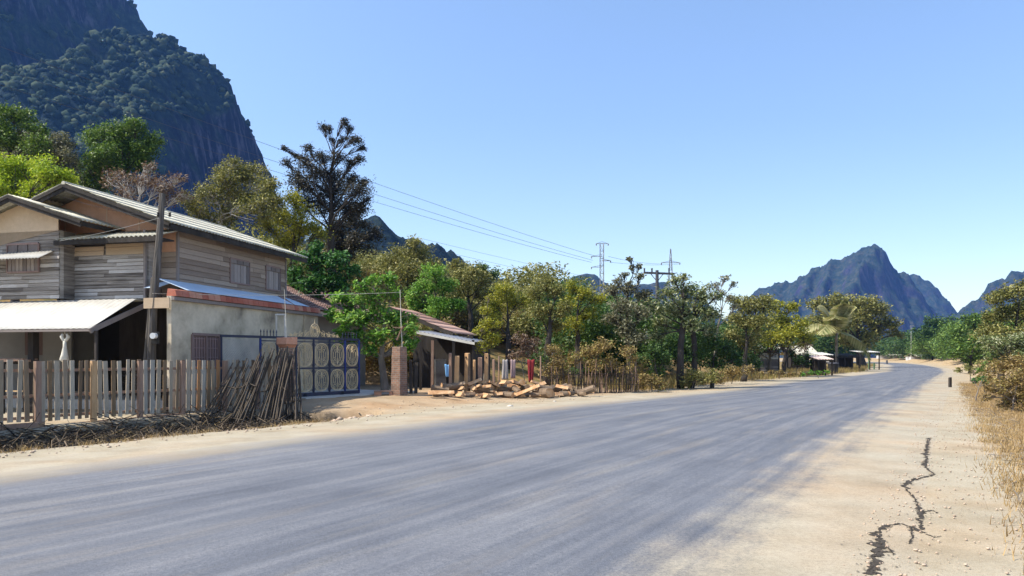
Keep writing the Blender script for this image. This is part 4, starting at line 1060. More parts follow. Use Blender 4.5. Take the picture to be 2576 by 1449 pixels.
def tree(name, label, cat, base, lobes, leaf, bark='bark_dark', dens=.8, ls=None, tr=.18, seed=1, clumps=16, sig=.26,
         twigs=True, group=None, fork=None, depthj=.9, twig_r=.012, nt_=1.0, fmul=1.0, twin=False):
    """base=(px, Y); lobes=[(px,py,r)] outline of the crown in photo pixels at depth Y; every lobe gets a limb"""
    rn = random.Random(seed); rng = np.random.default_rng(seed)
    px0, Y = base; bx = (px0-CX)*Y/FP; bz = gz(bx, Y)
    o = empty(name, (bx, Y, bz-.05)); tag(o, label, cat, group)
    B = Vector((bx, Y, bz)); ls = ls or max(.05, .0018*Y); S = Y/FP
    lob = []
    for (px, py, r) in lobes:
        rr = r*S; yj = rn.uniform(-1, 1)*rr*depthj
        c = P(px, py, Y+yj)-B; c.y = yj; lob.append((c, rr))
    zmin = min(c.z-r*.6 for c, r in lob); xm = sum(c.x*r for c, r in lob)/sum(r for c, r in lob)
    fz = max(.4, fork if fork is not None else zmin*.75)
    fk = Vector((xm*.35, 0, fz)); top = max(lob, key=lambda a: a[0].z)[0]
    mb = MB(); tp = curve((0, 0, 0), fk, .04, rn, 4)
    tp2 = curve(fk, Vector((xm*.6+top.x*.2, 0, fz+(top.z-fz)*.75)), .05, rn, 5)
    mb.tube(tp+tp2[1:], [tr*(1.25-.35*i/4) for i in range(5)]+[tr*(.8-.68*i/5) for i in range(1, 6)], 8)
    spine = tp2
    if twin:
        f2 = fk+Vector((.5, .2, .5)); mb.tube(curve((.55, .1, 0), f2, .03, rn, 4), [tr*1.1, tr, tr*.9, tr*.85, tr*.8], 8); mb.tube(curve(f2, Vector((xm*.6+1.0, 0, fz+(top.z-fz)*.6)), .05, rn, 4), [tr*.8, tr*.6, tr*.4, tr*.25, tr*.12], 7)
    cen = []; sg = []; nn = []
    for c, r in lob:
        k = min(range(len(spine)), key=lambda i: abs(spine[i].z-(c.z-r*.9)*.85-.0)+.15*abs(spine[i].x-c.x)); st = spine[k]
        rad0 = tr*(.34-.04*k); lp = curve(st, c, .09, rn, 5); mb.tube(lp, [max(rad0*(1-.75*i/5), .015) for i in range(6)], 6)
        N = dens*4*math.pi*r*r/(.9*ls*ls)*.9; nc = max(6, int(clumps*1.5*fmul)); ne = max(3, int(N/nc))
        for j in range(nc):
            v = Vector((rn.gauss(0, 1), rn.gauss(0, 1), rn.gauss(.15, .9))).normalized()
            e = c+Vector((v.x, v.y, v.z*.85))*r*rn.uniform(.35, .86)
            cen.append(tuple(e)); sg.append(r*sig*rn.uniform(.6, 1.3)); nn.append(int(ne*rn.uniform(.45, 1.6))+1)
            if twigs and rn.random() < nt_:
                s0 = lp[rn.choice((3, 4, 5))]; tw = curve(s0, e, .12, rn, 3); w = max(twig_r*.8, r*.006); mb.tube(tw, [w*1.6, w*1.2, w*.9, w*.5], 4, cap=False)
    mb.build('trunk', M[bark], o, smooth=True)
    V, F = leaf_cloud(np.array(cen), np.array(sg), np.array(nn), ls, rng)
    me = np_mesh('crown', V, F); link('crown', me, M['leaf_'+leaf], o)
    return o
TR = 'broadleaf trees on the slope behind the house'
T = tree
T('tree', 'bright lime-green tree at the far left, directly above the small gable', 'tree', (60, 34), [(20,440,60),(70,425,50),(120,430,48),(165,445,28),(30,500,55),(100,490,50),(150,470,34),(-40,470,60)], 'lime', dens=1.1, seed=2, group=TR, clumps=20)
T('tree', 'yellow-topped tree at the top left edge against the mountain', 'tree', (10, 46), [(25,285,32),(60,300,34),(90,330,30),(0,310,40),(30,350,45),(-40,340,60),(90,370,36)], 'green', dens=.9, seed=3, group=TR)
T('tree', 'grey-green tree between the lime tree and the rounded green tree', 'tree', (110, 50), [(70,350,44),(110,370,42),(150,355,34),(160,400,40),(60,400,50),(175,430,40),(10,390,50)], 'grey', dens=.9, seed=4, group=TR)
T('tree', 'large rounded green tree standing in front of the dark cliff', 'tree', (310, 52), [(340,322,36),(300,335,42),(250,345,44),(385,350,28),(370,375,34),(320,375,50),(260,395,46),(230,420,34),(345,410,40),(290,430,40),(235,460,40)], 'green', dens=1.15, seed=5, group=TR, clumps=20)
T('tree', 'russet half-bare tree with brown leaves above the ridge of the big roof', 'tree', (340, 42), [(290,450,42),(330,470,44),(370,455,38),(410,460,34),(310,500,40),(420,490,40),(450,450,24),(380,420,22),(460,490,24)], 'russet', 'bark_white', dens=.34, seed=6, group=TR, clumps=26, sig=.2)
T('tree', 'olive tree with pale forked trunk rising above the middle of the big roof', 'tree', (530, 44), [(590,415,28),(570,450,44),(630,440,46),(530,490,42),(600,500,54),(670,470,40),(650,530,52),(560,545,42),(690,510,34),(500,530,34),(470,500,24)], 'olive', 'bark_white', dens=.85, seed=7, group=TR, tr=.17, fork=5.5, clumps=20, twig_r=.02)
T('tree', 'yellow-green tree between the pale-trunked tree and the tall dark tree', 'tree', (730, 46), [(740,510,38),(700,545,40),(760,560,46),(720,595,50),(790,590,40),(670,570,32)], 'yellow', dens=.8, seed=8, group=TR)
T('tree', 'tallest tree, dark and thin-leaved, rising alone into the sky', 'tree', (835, 48), [(812,318,14),(826,322,12),(866,305,13),(880,322,14),(893,352,20),(862,350,12),(912,372,12),(905,398,16),(838,352,10),(775,372,16),(850,395,22),(880,408,18),(745,392,12),(715,372,10),(722,408,16),(765,405,22),(810,395,24),(795,432,30),(745,440,22),(840,440,30),(885,450,24),(915,455,12),(765,465,42),(835,475,46),(895,480,38),(925,502,12),(800,520,44),(870,525,40),(760,510,34),(905,520,28)], 'tall', 'bark_dark', dens=.8, seed=9, group=TR, tr=.30, fork=5.0, clumps=30, sig=.32, ls=.07)
T('tree', 'dark brown-green tree at the foot of the tallest tree', 'tree', (870, 52), [(860,570,42),(900,560,40),(830,610,42),(900,610,44),(940,590,28),(865,640,40)], 'tall', dens=.9, seed=10, group=TR)
T('mango_tree', 'dense deep-green tree right behind the rear corner of the plank house', 'tree', (800, 33), [(770,650,30),(745,690,30),(800,660,36),(850,650,34),(880,680,28),(830,700,40),(780,720,40),(740,720,22),(860,720,34),(800,625,24)], 'mango', dens=1.3, seed=11, group=TR, ls=.095)
T('tree', 'bright green young tree in front of the tiled roof, leaning over the slim pillar', 'tree', (968, 28.3), [(850,745,26),(880,760,34),(840,790,26),(880,805,34),(905,720,22),(940,705,24),(975,700,26),(985,735,28),(940,745,34),(920,790,36),(965,790,34),(1000,800,28),(860,830,24),(905,840,32),(955,845,34),(1005,845,30),(1035,825,22),(1035,860,20),(930,880,24),(872,848,26),(1030,870,20),(1015,895,14),(1040,800,18)], 'bright', 'bark', dens=1.0, seed=12, tr=.13, fork=1.4, ls=.095, clumps=15, sig=.25, group=TR)
T('tree', 'olive tree on the skyline beneath the power lines, left of centre', 'tree', (1040, 58), [(1040,610,22),(1010,640,36),(1060,640,34),(980,660,34),(1030,680,44),(1090,670,30),(960,700,34)], 'olive', dens=.85, seed=13, group=TR)
T('tree', 'vivid green tree behind the shed roof', 'tree', (1100, 40), [(1090,685,32),(1070,720,34),(1120,720,34),(1060,765,38),(1110,770,42),(1145,765,26),(1040,740,24)], 'bright', dens=1.0, seed=14, group=TR)
T('tree', 'brownish tree on the slope right of the vivid green tree', 'tree', (1180, 54), [(1150,670,28),(1180,690,36),(1215,700,28),(1160,720,36),(1200,735,34),(1235,735,24)], 'olive', dens=.8, seed=15, group=TR)
T('tree', 'small dark round tree on the skyline at the end of the ridge', 'tree', (1225, 62), [(1215,675,20),(1240,690,20),(1205,690,18)], 'dark', dens=1.0, seed=16, group=TR)
T('tree', 'yellow-green tree on the slope above the washing line', 'tree', (1280, 50), [(1270,730,34),(1250,770,34),(1300,760,34),(1240,800,26),(1330,750,24)], 'yellow', dens=.75, seed=17, group=TR)
MR = 'roadside trees in the middle of the view'
T('tree', 'slender pale-green sapling beside the lean-to roof of the shed', 'tree', (1222, 31.5), [(1232,745,14),(1222,780,20),(1235,810,24),(1212,830,22),(1240,850,26),(1215,870,22)], 'yellow', 'bark', dens=.7, seed=18, group=MR, tr=.05, fork=1.2)
T('tree', 'round olive bush-tree right of the orange earth bank', 'tree', (1375, 38), [(1370,710,30),(1345,735,30),(1400,730,30),(1360,780,38),(1410,775,34),(1390,820,34)], 'olive', dens=.8, seed=19, group=MR)
T('tree', 'thin grey-green tree just left of the steel tower', 'tree', (1450, 40), [(1440,720,24),(1470,740,30),(1430,765,30),(1480,790,36),(1440,815,34),(1500,750,24)], 'yellow', dens=.6, seed=20, group=MR)
T('tree', 'tall grey-leaved tree with a ragged top right of the steel tower', 'tree', (1585, 38), [(1583,650,8),(1590,672,11),(1570,690,13),(1608,668,10),(1608,695,16),(1552,705,15),(1540,730,22),(1585,725,26),(1620,740,22),(1560,770,32),(1605,780,32),(1575,820,36),(1540,800,26),(1600,850,30)], 'grey', dens=.75, seed=21, group=MR, tr=.16, ls=.08)
T('tree', 'broad roadside tree with two black trunks near the middle of the road', 'tree', (1712, 38.5), [(1695,705,20),(1720,698,16),(1675,735,26),(1725,730,34),(1765,735,28),(1650,770,26),(1700,775,38),(1760,775,36),(1800,745,20),(1790,790,26),(1665,815,30),(1740,815,32),(1790,830,26),(1650,845,20)], 'silver', dens=.85, seed=22, group=MR, tr=.17, fork=3.0, twin=True, ls=.085, clumps=18)
T('tree', 'half-bare tree with thin grey branches reaching right of the black-trunked tree', 'tree', (1790, 43), [(1825,700,14),(1800,715,14),(1845,712,12),(1838,745,14),(1815,735,13),(1785,720,14),(1850,770,14)], 'grey', 'bark', dens=.35, seed=23, group=MR, tr=.08, fork=3, ls=.08)
T('tree', 'dark green bush-tree low beside the two black trunks', 'tree', (1660, 36.5), [(1640,880,30),(1670,900,28),(1610,900,28),(1650,930,26)], 'dark', 'bark_dark', dens=.7, seed=24, group=MR, tr=.08)
T('tree', 'dark green bush-tree right of the two black trunks', 'tree', (1790, 39), [(1790,860,36),(1830,875,32),(1800,910,32),(1760,890,24),(1850,905,24)], 'dark', dens=.8, seed=25, group=MR, tr=.1)
T('tree', 'olive tree under the left end of the right-hand mountain', 'tree', (1870, 50), [(1850,760,26),(1880,770,34),(1920,765,34),(1860,810,38),(1910,815,40),(1840,850,30),(1890,860,36)], 'olive', dens=.85, seed=26, group=MR)
T('tree', 'yellow-tinged tree in front of the mountain, left of the palm', 'tree', (1975, 62), [(1950,775,26),(1985,775,28),(1965,810,36),(2010,815,32),(1990,850,34),(1940,850,30),(2030,850,26)], 'yellow', dens=.8, seed=27, group=MR)
T('tree', 'brownish tree hanging over the roof of the roadside hut', 'tree', (1935, 66), [(1900,850,24),(1940,870,24),(1980,870,22),(2020,870,20),(1900,880,20)], 'russet', 'bark', dens=.5, seed=28, group=MR)
T('rain_tree', 'wide spreading dark tree behind the coconut palm', 'tree', (2170, 120), [(2060,770,30),(2100,758,30),(2140,765,36),(2180,770,34),(2215,785,30),(2245,812,26),(2160,805,44),(2210,825,36),(2110,810,40),(2255,840,18),(2060,815,34),(2180,850,34),(2130,860,34)], 'olive', dens=1.0, seed=29, group='far trees round the bend', ls=.26, tr=.7, clumps=20)
FR = 'far trees round the bend'
T('tree', 'pale olive tree beyond the bend at the far end of the road', 'tree', (2262, 330), [(2240,855,16),(2265,862,18),(2290,860,14),(2215,870,14),(2245,880,14)], 'olive', dens=.7, seed=30, group=FR, ls=.3)
T('tree', 'thin pale tree in front of the white building at the road end', 'tree', (2330, 330), [(2305,862,12),(2325,860,14),(2345,868,12),(2290,872,10),(2335,880,10)], 'grey', dens=.6, seed=31, group=FR, ls=.36)
T('tree', 'blue-green tree beyond the bend below the gap in the mountains', 'tree', (2345, 210), [(2320,835,26),(2350,815,28),(2385,815,26),(2330,860,26),(2370,850,34),(2405,840,24)], 'dark', dens=1.0, seed=32, group=FR, ls=.4)
T('tree', 'leafy green tree right of the bend', 'tree', (2430, 118), [(2440,805,26),(2412,835,28),(2460,815,34),(2425,870,30),(2475,850,34),(2400,885,18),(2495,800,30),(2450,895,24)], 'green', dens=1.0, seed=33, group=FR, ls=.26)
RR = 'trees on the right of the road'
T('tree', 'tall olive tree at the right edge of the photo', 'tree', (2560, 52), [(2500,750,28),(2535,740,30),(2570,725,30),(2510,790,36),(2560,785,40),(2600,740,40),(2480,830,34),(2530,840,40),(2590,830,44),(2610,780,40)], 'olive', dens=.9, seed=34, group=RR, ls=.11)
T('tree', 'pale-flecked bushy tree below the tall olive tree at the right', 'tree', (2510, 42), [(2490,860,30),(2530,870,34),(2570,860,34),(2500,900,28),(2550,905,32)], 'silver', dens=.8, seed=35, group=RR, ls=.09)
T('tree', 'green tree right of the road, left of the pale-flecked one', 'tree', (2440, 75), [(2420,880,22),(2450,880,26),(2470,850,26),(2400,890,16),(2440,905,20)], 'green', dens=.9, seed=36, group=RR, ls=.16)

# shrubs
SH = 'dry shrubs along the verges'
def shrub(label, base, lobes, leaf, seed, dens=.6, ls=None, group=SH, bark='bark', clumps=12):
    return tree('shrub', label, 'shrub', base, lobes, leaf, bark, dens=dens, seed=seed, group=group, tr=.025, fork=.15, ls=ls, clumps=clumps, twig_r=.008)
shrub('yellow-brown bush left of the stick fence', (1400, 33), [(1390,880,24),(1410,905,28),(1380,930,26),(1420,940,24)], 'dry', 41)
shrub('orange-brown bush above the middle of the stick fence', (1500, 34), [(1480,880,30),(1520,870,30),(1500,915,32),(1450,900,24),(1540,910,24)], 'dry', 42, .75)
shrub('yellow bush behind the right end of the stick fence', (1590, 35.5), [(1580,880,24),(1600,910,28),(1570,930,24),(1610,945,22)], 'dry', 43)
shrub('low golden bush touching the road edge left of the two black trunks', (1640, 34.5), [(1625,950,22),(1650,955,22),(1610,970,18),(1665,970,16)], 'dry', 44, .7)
shrub('grey twiggy bush in front of the orange earth bank', (1320, 33), [(1310,850,26),(1330,880,28),(1300,890,24),(1345,860,20)], 'russet', 45, .4)
shrub('green bush directly above the logs', (1400, 36), [(1350,900,24),(1375,905,24),(1440,930,20)], 'dark', 46, .5)
shrub('dark bush at the foot of the two black trunks', (1740, 38), [(1740,940,24),(1770,950,22),(1720,960,18),(1800,945,22)], 'olive', 47, .6)
shrub('brown-green bush by the road right of the two black trunks', (1840, 45), [(1830,935,20),(1860,930,20),(1885,930,18),(1810,955,14)], 'dry', 48, .7)
shrub('dark green bush left of the white board fence', (1895, 52), [(1885,900,20),(1905,915,16),(1870,905,18)], 'dark', 49, .9)
shrub('fresh green weeds in front of the roadside hut', (2060, 58), [(2040,936,8),(2060,938,8),(2080,936,8),(2020,940,6)], 'bright', 50, .9)
shrub('straw-coloured weeds in front of the white board fence', (1960, 56), [(1940,935,9),(1965,936,10),(1990,938,9),(2010,936,8),(1915,938,9)], 'dry', 51, .8)
shrub('bush between the board fence and the white roofed hut', (1995, 68), [(1990,890,16),(2010,905,16),(2025,895,16),(2035,915,14)], 'dark', 52, .8)
shrub('nearest dry bush at the right edge of the photo', (2545, 21.5), [(2500,975,30),(2535,960,34),(2570,950,40),(2560,1000,34),(2525,1010,24),(2600,990,44),(2480,995,16)], 'dry', 53, .62, .045, clumps=22)
shrub('taller yellowing bush behind the nearest one at the right', (2530, 30), [(2500,925,28),(2540,915,34),(2575,910,30),(2480,950,22),(2590,930,34)], 'dry', 54, .7, .065, clumps=20)
shrub('grey-green bush behind the short road post', (2440, 50), [(2430,925,12),(2450,930,14),(2465,915,16),(2410,930,10)], 'olive', 55, .7, .1)
shrub('green leafy bush left of the nearest dry bush at the right', (2480, 33), [(2470,930,16),(2490,915,20),(2465,950,14)], 'green', 57, .8, .07)
shrub('small green weed patch at the top of the right bank', (2455, 27), [(2450,955,9),(2470,950,10),(2480,960,9)], 'mango', 56, .7, .05)

# ------------------------------------------------------------------ coconut palm
def palm(base, crown, n, L, label, seed):
    rn = random.Random(seed); px, Y = base; bx = (px-CX)*Y/FP; bz = gz(bx, Y)
    o = empty('coconut_palm', (bx, Y, bz)); tag(o, label, 'palm tree'); c = P(crown[0], crown[1], Y)-Vector((bx, Y, bz))
    mb = MB(); mb.tube(curve((0,0,0), c, .05, rn, 6), [.28,.22,.2,.18,.17,.16,.15], 8); mb.build('trunk', M['bark'], o, smooth=True)
    for k in range(n):
        a = 2*math.pi*k/n+rn.uniform(-.2, .2); el = rn.choice((1.4, 1.25, 1.0, .7, .2)); l = L*rn.uniform(.8, 1.1)
        d = Vector((math.cos(a), math.sin(a)*.8, 0)); mb = MB(); pts = []
        for i in range(11):
            s = i/10; pts.append(c+d*l*math.cos(el)*(s-.15*s*s)+Vector((0, 0, l*(math.sin(el)*s-.75*s*s*(.5+.5*math.cos(el))))))
        mb.tube(pts, [.05*(1-.8*i/10) for i in range(11)], 4)
        for i in range(44):
            s = .1+.9*i/43; j = s*10; k0 = min(int(j), 9); p = pts[k0].lerp(pts[k0+1], j-k0); t = (pts[k0+1]-pts[k0]).normalized()
            sd = t.cross(Vector((0, 0, 1))).normalized(); ll = l*.24*math.sin(math.pi*min(1, s*.85+.12))+.12
            for sg in (-1, 1):
                e = p+sd*sg*ll*.8+t*ll*.5+Vector((0, 0, -ll*.45)); w = t*.05*l*.35
                mb.poly([p-w, p+w, e+w*.2, e-w*.2])
        mb.build('frond', M['leaf_frond'], o)
M['leaf_frond'] = leafmat('palm_fronds', [(.14,.17,.05),(.28,.29,.11),(.46,.43,.22),(.58,.53,.32)], .3)
palm((2108, 88), (2105, 838), 13, 7.0, 'coconut palm with pale drooping fronds behind the white-roofed hut', 3)

# ------------------------------------------------------------------ woodland and mountain forest
def scatter_lobes(pts, rad, leaf, name, label, cat, ls, dens, seed, clumps=7):
    rng = np.random.default_rng(seed); cen = []; sg = []; nn = []
    for p, r in zip(pts, rad):
        N = dens*4*math.pi*r*r/(.9*ls*ls)*.75
        v = rng.normal(size=(clumps, 3)); v /= np.linalg.norm(v, axis=1)[:, None]; v[:, 2] = np.abs(v[:, 2])*.9-.1
        cen.append(np.array(p)+v*r*rng.uniform(.5, 1, (clumps, 1))); sg.append(np.full(clumps, r*.3)); nn.append((rng.uniform(.5, 1.5, clumps)*N/clumps).astype(int)+1)
    V, F = leaf_cloud(np.concatenate(cen), np.concatenate(sg), np.concatenate(nn), ls, rng)
    me = np_mesh(name, V, F); o = link(name, me, M['leaf_'+leaf]); tag(o, label, cat, kind='stuff'); return o
def wood(name, n, leaf, label, ls, dens, seed, rlo, rhi, reg, hmul=1.3):
    rng = np.random.default_rng(seed); pts = []; rad = []; tries = 0
    while len(pts) < n and tries < 60000:
        tries += 1
        px = rng.uniform(reg[0], reg[1]); Y = rng.uniform(reg[2], reg[3]); x = (px-CX)*Y/FP
        l = float(road_side(np.array([x]), np.array([Y]))[0])
        if l < reg[4]: continue
        if -4.5 < x < 2.6 and 36 < Y < 58: continue          # bare orange earth bank
        r = rng.uniform(rlo, rhi); pts.append((x, Y, gz(x, Y)+r*hmul*rng.uniform(.6, 1.2))); rad.append(r)
    return scatter_lobes(pts, rad, leaf, name, label, 'undergrowth', ls, dens, seed)
wood('undergrowth', 150, 'olive', 'olive scrub covering the slope behind the houses', .10, .55, 61, .9, 2.0, (-150, 1500, 40, 64, 14))
wood('undergrowth', 110, 'dry', 'dry golden scrub on the slope behind the trees', .10, .5, 62, .7, 1.4, (850, 1900, 38, 60, 9))
wood('undergrowth', 80, 'dark', 'dark green thicket deep between the roadside trees', .12, .7, 63, 1.2, 2.6, (1380, 2000, 42, 72, 5))
wood('undergrowth', 90, 'olive', 'wooded slope closing the view behind the roadside trees', .12, .6, 73, 1.2, 2.4, (900, 1600, 57, 74, 10), 1.2)
wood('undergrowth', 50, 'dry', 'brown scrub on the slope behind the roadside trees', .12, .5, 74, 1.0, 1.8, (900, 1600, 56, 70, 10), 1.2)
wood('woodland', 130, 'olive', 'wooded rise far behind the roadside trees', .24, .7, 64, 2.0, 4.2, (600, 2060, 75, 150, 22), 1.0)
wood('woodland', 50, 'dark', 'dark wood closing the view beyond the bend', .45, .8, 65, 4, 7, (2050, 2420, 200, 330, 6), 1.0)
def rwood(name, n, leaf, label, ls, dens, seed, rlo, rhi, reg, hmul=1.0):
    rng = np.random.default_rng(seed); pts = []; rad = []; tries = 0
    while len(pts) < n and tries < 60000:
        tries += 1
        px = rng.uniform(reg[0], reg[1]); Y = rng.uniform(reg[2], reg[3]); x = (px-CX)*Y/FP
        if float(right_side(np.array([x]), np.array([Y]))[0]) < reg[4]: continue
        r = rng.uniform(rlo, rhi); pts.append((x, Y, gz(x, Y)+r*hmul*rng.uniform(.6, 1.2))); rad.append(r)
    return scatter_lobes(pts, rad, leaf, name, label, 'undergrowth', ls, dens, seed)
rwood('undergrowth', 120, 'green', 'green thicket along the right side of the road', .16, .7, 66, 1.2, 3.0, (2380, 2900, 55, 150, 5), 1.1)
rwood('undergrowth', 150, 'dry', 'dry brush under the trees on the right', .07, .55, 67, .45, 1.1, (2400, 2900, 22, 62, 3.4))
rwood('undergrowth', 50, 'olive', 'olive brush behind the dry brush on the right', .08, .6, 69, .9, 1.7, (2430, 2950, 26, 60, 4.6), 1.3)
rwood('undergrowth', 60, 'green', 'low green scrub mixed into the dry brush on the right', .08, .6, 72, .6, 1.5, (2420, 2900, 24, 60, 4.2), 1.1)
rwood('woodland', 40, 'dark', 'far dark trees beyond the right side of the road', .45, .8, 68, 4, 8, (2400, 2800, 170, 330, 14), .9)

rwood('woodland', 46, 'dark', 'dark trees closing the view behind the white buildings', .42, .8, 70, 3.5, 6.5, (2225, 2440, 262, 330, 8), 1.0)
rwood('woodland', 110, 'green', 'green trees on the right at the far bend', .3, .8, 71, 1.6, 4.6, (2290, 2520, 110, 290, 4.5), .9)
# tree cover on the mountain
def ico(sub):
    bm = bmesh.new(); bmesh.ops.create_icosphere(bm, subdivisions=sub, radius=1); V = np.array([v.co[:] for v in bm.verts]); F = np.array([[v.index for v in f.verts] for f in bm.faces]); bm.free(); return V, F
def forest(name, label, X, Y, Z, n, rlo, rhi, seed, mat, sel):
    rng = np.random.default_rng(seed); gy, gx = np.gradient(Z, Y[1,0]-Y[0,0], X[0,1]-X[0,0]); sl = np.hypot(gx, gy)
    ok = (Z > 12) & sel(X, Y, Z, sl, gx, gy); ii = np.argwhere(ok)
    pk = ii[rng.integers(0, len(ii), n)]; V0, F0_ = ico(1)
    c = np.stack([X[pk[:,0], pk[:,1]], Y[pk[:,0], pk[:,1]], Z[pk[:,0], pk[:,1]]], 1)+rng.normal(size=(n, 3))*np.array((1.2, 1.2, .4))
    r = (rlo+(rhi-rlo)*rng.random((n, 1, 1))**1.6); jit = 1+.28*rng.normal(size=(n, len(V0), 1))
    V = c[:, None, :]+V0[None]*r*jit*np.array((1, 1, .95)); F = F0_[None]+np.arange(n)[:, None, None]*len(V0)
    me = np_mesh(name, V.reshape(-1, 3), F.reshape(-1, 3)); o = link(name, me, mat); tag(o, label, 'forest', kind='stuff'); return o
M['canopy'] = mk('mountain_canopy', [(.006,.013,.022),(.018,.033,.032),(.042,.062,.042),(.08,.09,.055)], .02, 1, island=.6, bmp=0, spec=.05)  # crowns tinted dark and bluish as painted mountain shade
forest('mountain_forest', 'tree cover of the tall mountain at the left', MX, MY, MZ, 26000, .9, 3.9, 71, M['canopy'], lambda X, Y, Z, s, gx, gy: ((s < 1.45) & (gy > -.35)) & (Z > 20))
# ------------------------------------------------------------------ firewood
rn = random.Random(77)
endw = mk('cut_wood', [(.34,.17,.075),(.52,.31,.16),(.66,.46,.28)], 5, .85, fine=.25)
barkm = mk('log_bark', [(.10,.075,.055),(.20,.145,.10),(.30,.225,.16)], 4, .95, (1,1,1), bmp=.6, fine=.4)
def log(kind, px, Y, z, L, r, az, tilt, label):
    p = P(px, HZ, Y); o = empty('log', (p.x, p.y, gz(p.x, p.y)+z), az); o.rotation_euler = (0, -tilt, az)
    tag(o, label, 'log', 'firewood logs heaped at the roadside')
    if kind == 'round':
        n = 11; rr = [1+rn.uniform(-.1, .1) for _ in range(n)]
        mb = MB(); b = []
        for x, s in ((-L/2, 1.0), (-L/6, .96+rn.uniform(-.05,.05)), (L/6, .95), (L/2, .9)):
            b.append([(x, r*s*rr[k]*math.cos(2*math.pi*k/n), r*s*rr[k]*math.sin(2*math.pi*k/n)) for k in range(n)])
        for q in b: mb.v += q
        for j in range(3):
            for k in range(n): mb.f.append((j*n+k, j*n+(k+1) % n, (j+1)*n+(k+1) % n, (j+1)*n+k))
        mb.build('bark', barkm, o)
        mb = MB(); mb.poly([(x-.001, y, z_) for x, y, z_ in reversed(b[0])]); mb.build('cut_end', endw, o)
        mb = MB(); mb.poly([(x+.001, y, z_) for x, y, z_ in b[-1]]); mb.build('cut_end', endw, o)
    else:
        a = [(0, -r*.9, -r*.3), (0, r*.9, -r*.35), (0, r*.3, r*.8), (0, -r*.4, r*.7)]
        if rn.random() < .5: a = [(0, -r, -r*.4), (0, r, -r*.4), (0, r*.1, r*.9)]
        A = [Vector((-L/2, y, z_)) for _, y, z_ in a]; B_ = [Vector((L/2, y*rn.uniform(.7, 1), z_*rn.uniform(.7, 1))) for _, y, z_ in a]
        mb = MB(); mb.v = [tuple(v) for v in A+B_]; n = len(a)
        mb.f = [tuple(reversed(range(n))), tuple(range(n, 2*n))]+[(k, (k+1) % n, n+(k+1) % n, n+k) for k in range(n)]
        mb.build('split_wood', endw, o, bevel=.012)
        mb = MB(); k = 0
        mb.poly([A[0]+Vector((0, 0, -.006)), A[1]+Vector((0, 0, -.006)), B_[1]+Vector((0, 0, -.006)), B_[0]+Vector((0, 0, -.006))]); mb.build('bark', barkm, o)
def Yl(px): return 27.0+(px-1085)*(31.0-27.0)/410
S1 = 'split pale firewood log lying in the roadside heap'; S2 = 'round firewood log with bark lying in the roadside heap'
for i in range(30):
    px = 1095+i*13.2+rn.uniform(-8, 8); hgt = 1.0 if 1190 < px < 1400 else .5
    k = 'round' if rn.random() < .5 else 'split'
    log(k, px, Yl(px)+rn.uniform(-.3, 1.0), rn.uniform(.10, .14), rn.uniform(.3, .55), rn.uniform(.07, .15), rn.uniform(-1.3, 1.3), rn.uniform(-.12, .12), S2 if k == 'round' else S1)
for i in range(22):
    px = 1105+i*15.5+rn.uniform(-8, 8); k = 'round' if rn.random() < .5 else 'split'
    log(k, px, Yl(px)+rn.uniform(.2, .9), rn.uniform(.28, .40), rn.uniform(.4, .75), rn.uniform(.09, .15), rn.uniform(-1.2, 1.2), rn.uniform(-.35, .35), S2 if k == 'round' else S1)
for i in range(9):
    px = 1200+i*20+rn.uniform(-8, 8); k = 'split'
    log(k, px, Yl(px)+rn.uniform(.3, .8), rn.uniform(.46, .58), rn.uniform(.4, .7), rn.uniform(.08, .13), rn.uniform(-1.2, 1.2), rn.uniform(-.4, .4), S1)
log('round', 1374, Yl(1374)-.45, .20, .55, .21, -1.1, .05, 'thick orange-ended log lying in front of the right part of the heap')
log('split', 1322, Yl(1322)-.5, .28, 1.3, .13, -.35, .38, 'long pale split log sloping down across the front of the heap')
log('round', 1476, Yl(1476)-.2, .22, .75, .16, -.5, .35, 'thick log propped up at the right end of the heap')
log('round', 1313, Yl(1313)-.2, .62, .3, .12, -1.45, 0, 'short round log with a ring-shaped cut end on top of the heap')
log('split', 1110, Yl(1110)-.5, .20, .95, .12, .1, .02, 'flat slab of wood lying at the left front of the heap')
# planed timbers standing upright behind the heap
for px, tp_, w, m, lab in ((1133, 888, .10, 'timber_old', 'dull brown timber standing first from the left behind the firewood'), (1147, 895, .17, 'timber', 'broad orange timber standing second from the left behind the firewood'),
   (1174, 888, .17, 'timber', 'tallest pale timber standing upright behind the left part of the firewood'), (1193, 905, .09, 'timber', 'thin pale timber between the tallest timber and the brown one'),
   (1208, 899, .16, 'timber_old', 'brown round-topped timber behind the firewood'), (1222, 889, .14, 'timber', 'pale timber with a dark notch near its top, behind the firewood'),
   (1243, 904, .09, 'timber_old', 'grey-brown stake standing right of the pale timbers')):
    Y = Yl(px)+.9; p = P(px, HZ, Y); z0 = gz(p.x, Y); h = H-(tp_-HZ)*Y/FP-z0
    o = empty('upright_timber', (p.x, Y, z0), rn.uniform(-.6, .2)); tag(o, lab, 'timber', 'timbers standing behind the firewood')
    mb = MB(); t = rn.uniform(-.05, .05)
    mb.hexa([(-w/2,-w*.4,0),(w/2,-w*.4,0),(w/2,w*.4,0),(-w/2,w*.4,0)], [(-w/2+t,-w*.4,h),(w/2+t,-w*.4,h-.03),(w/2+t,w*.4,h),(-w/2+t,w*.4,h)]); mb.build('beam', M[m], o, bevel=.01)
    if px in (1222, 1174):
        mb = MB(); mb.box(-w*.15+t, w*.15+t, -w*.4-.004, -w*.4-.001, h-.2, h-.14); mb.build('notch', M['void'], o)
    if px in (1147, 1174, 1222):
        mb = MB(); mb.box(w/2+.002, w/2+.05, -w*.38, w*.38, 0, h-.02); mb.build('bark_strip', barkm, o)
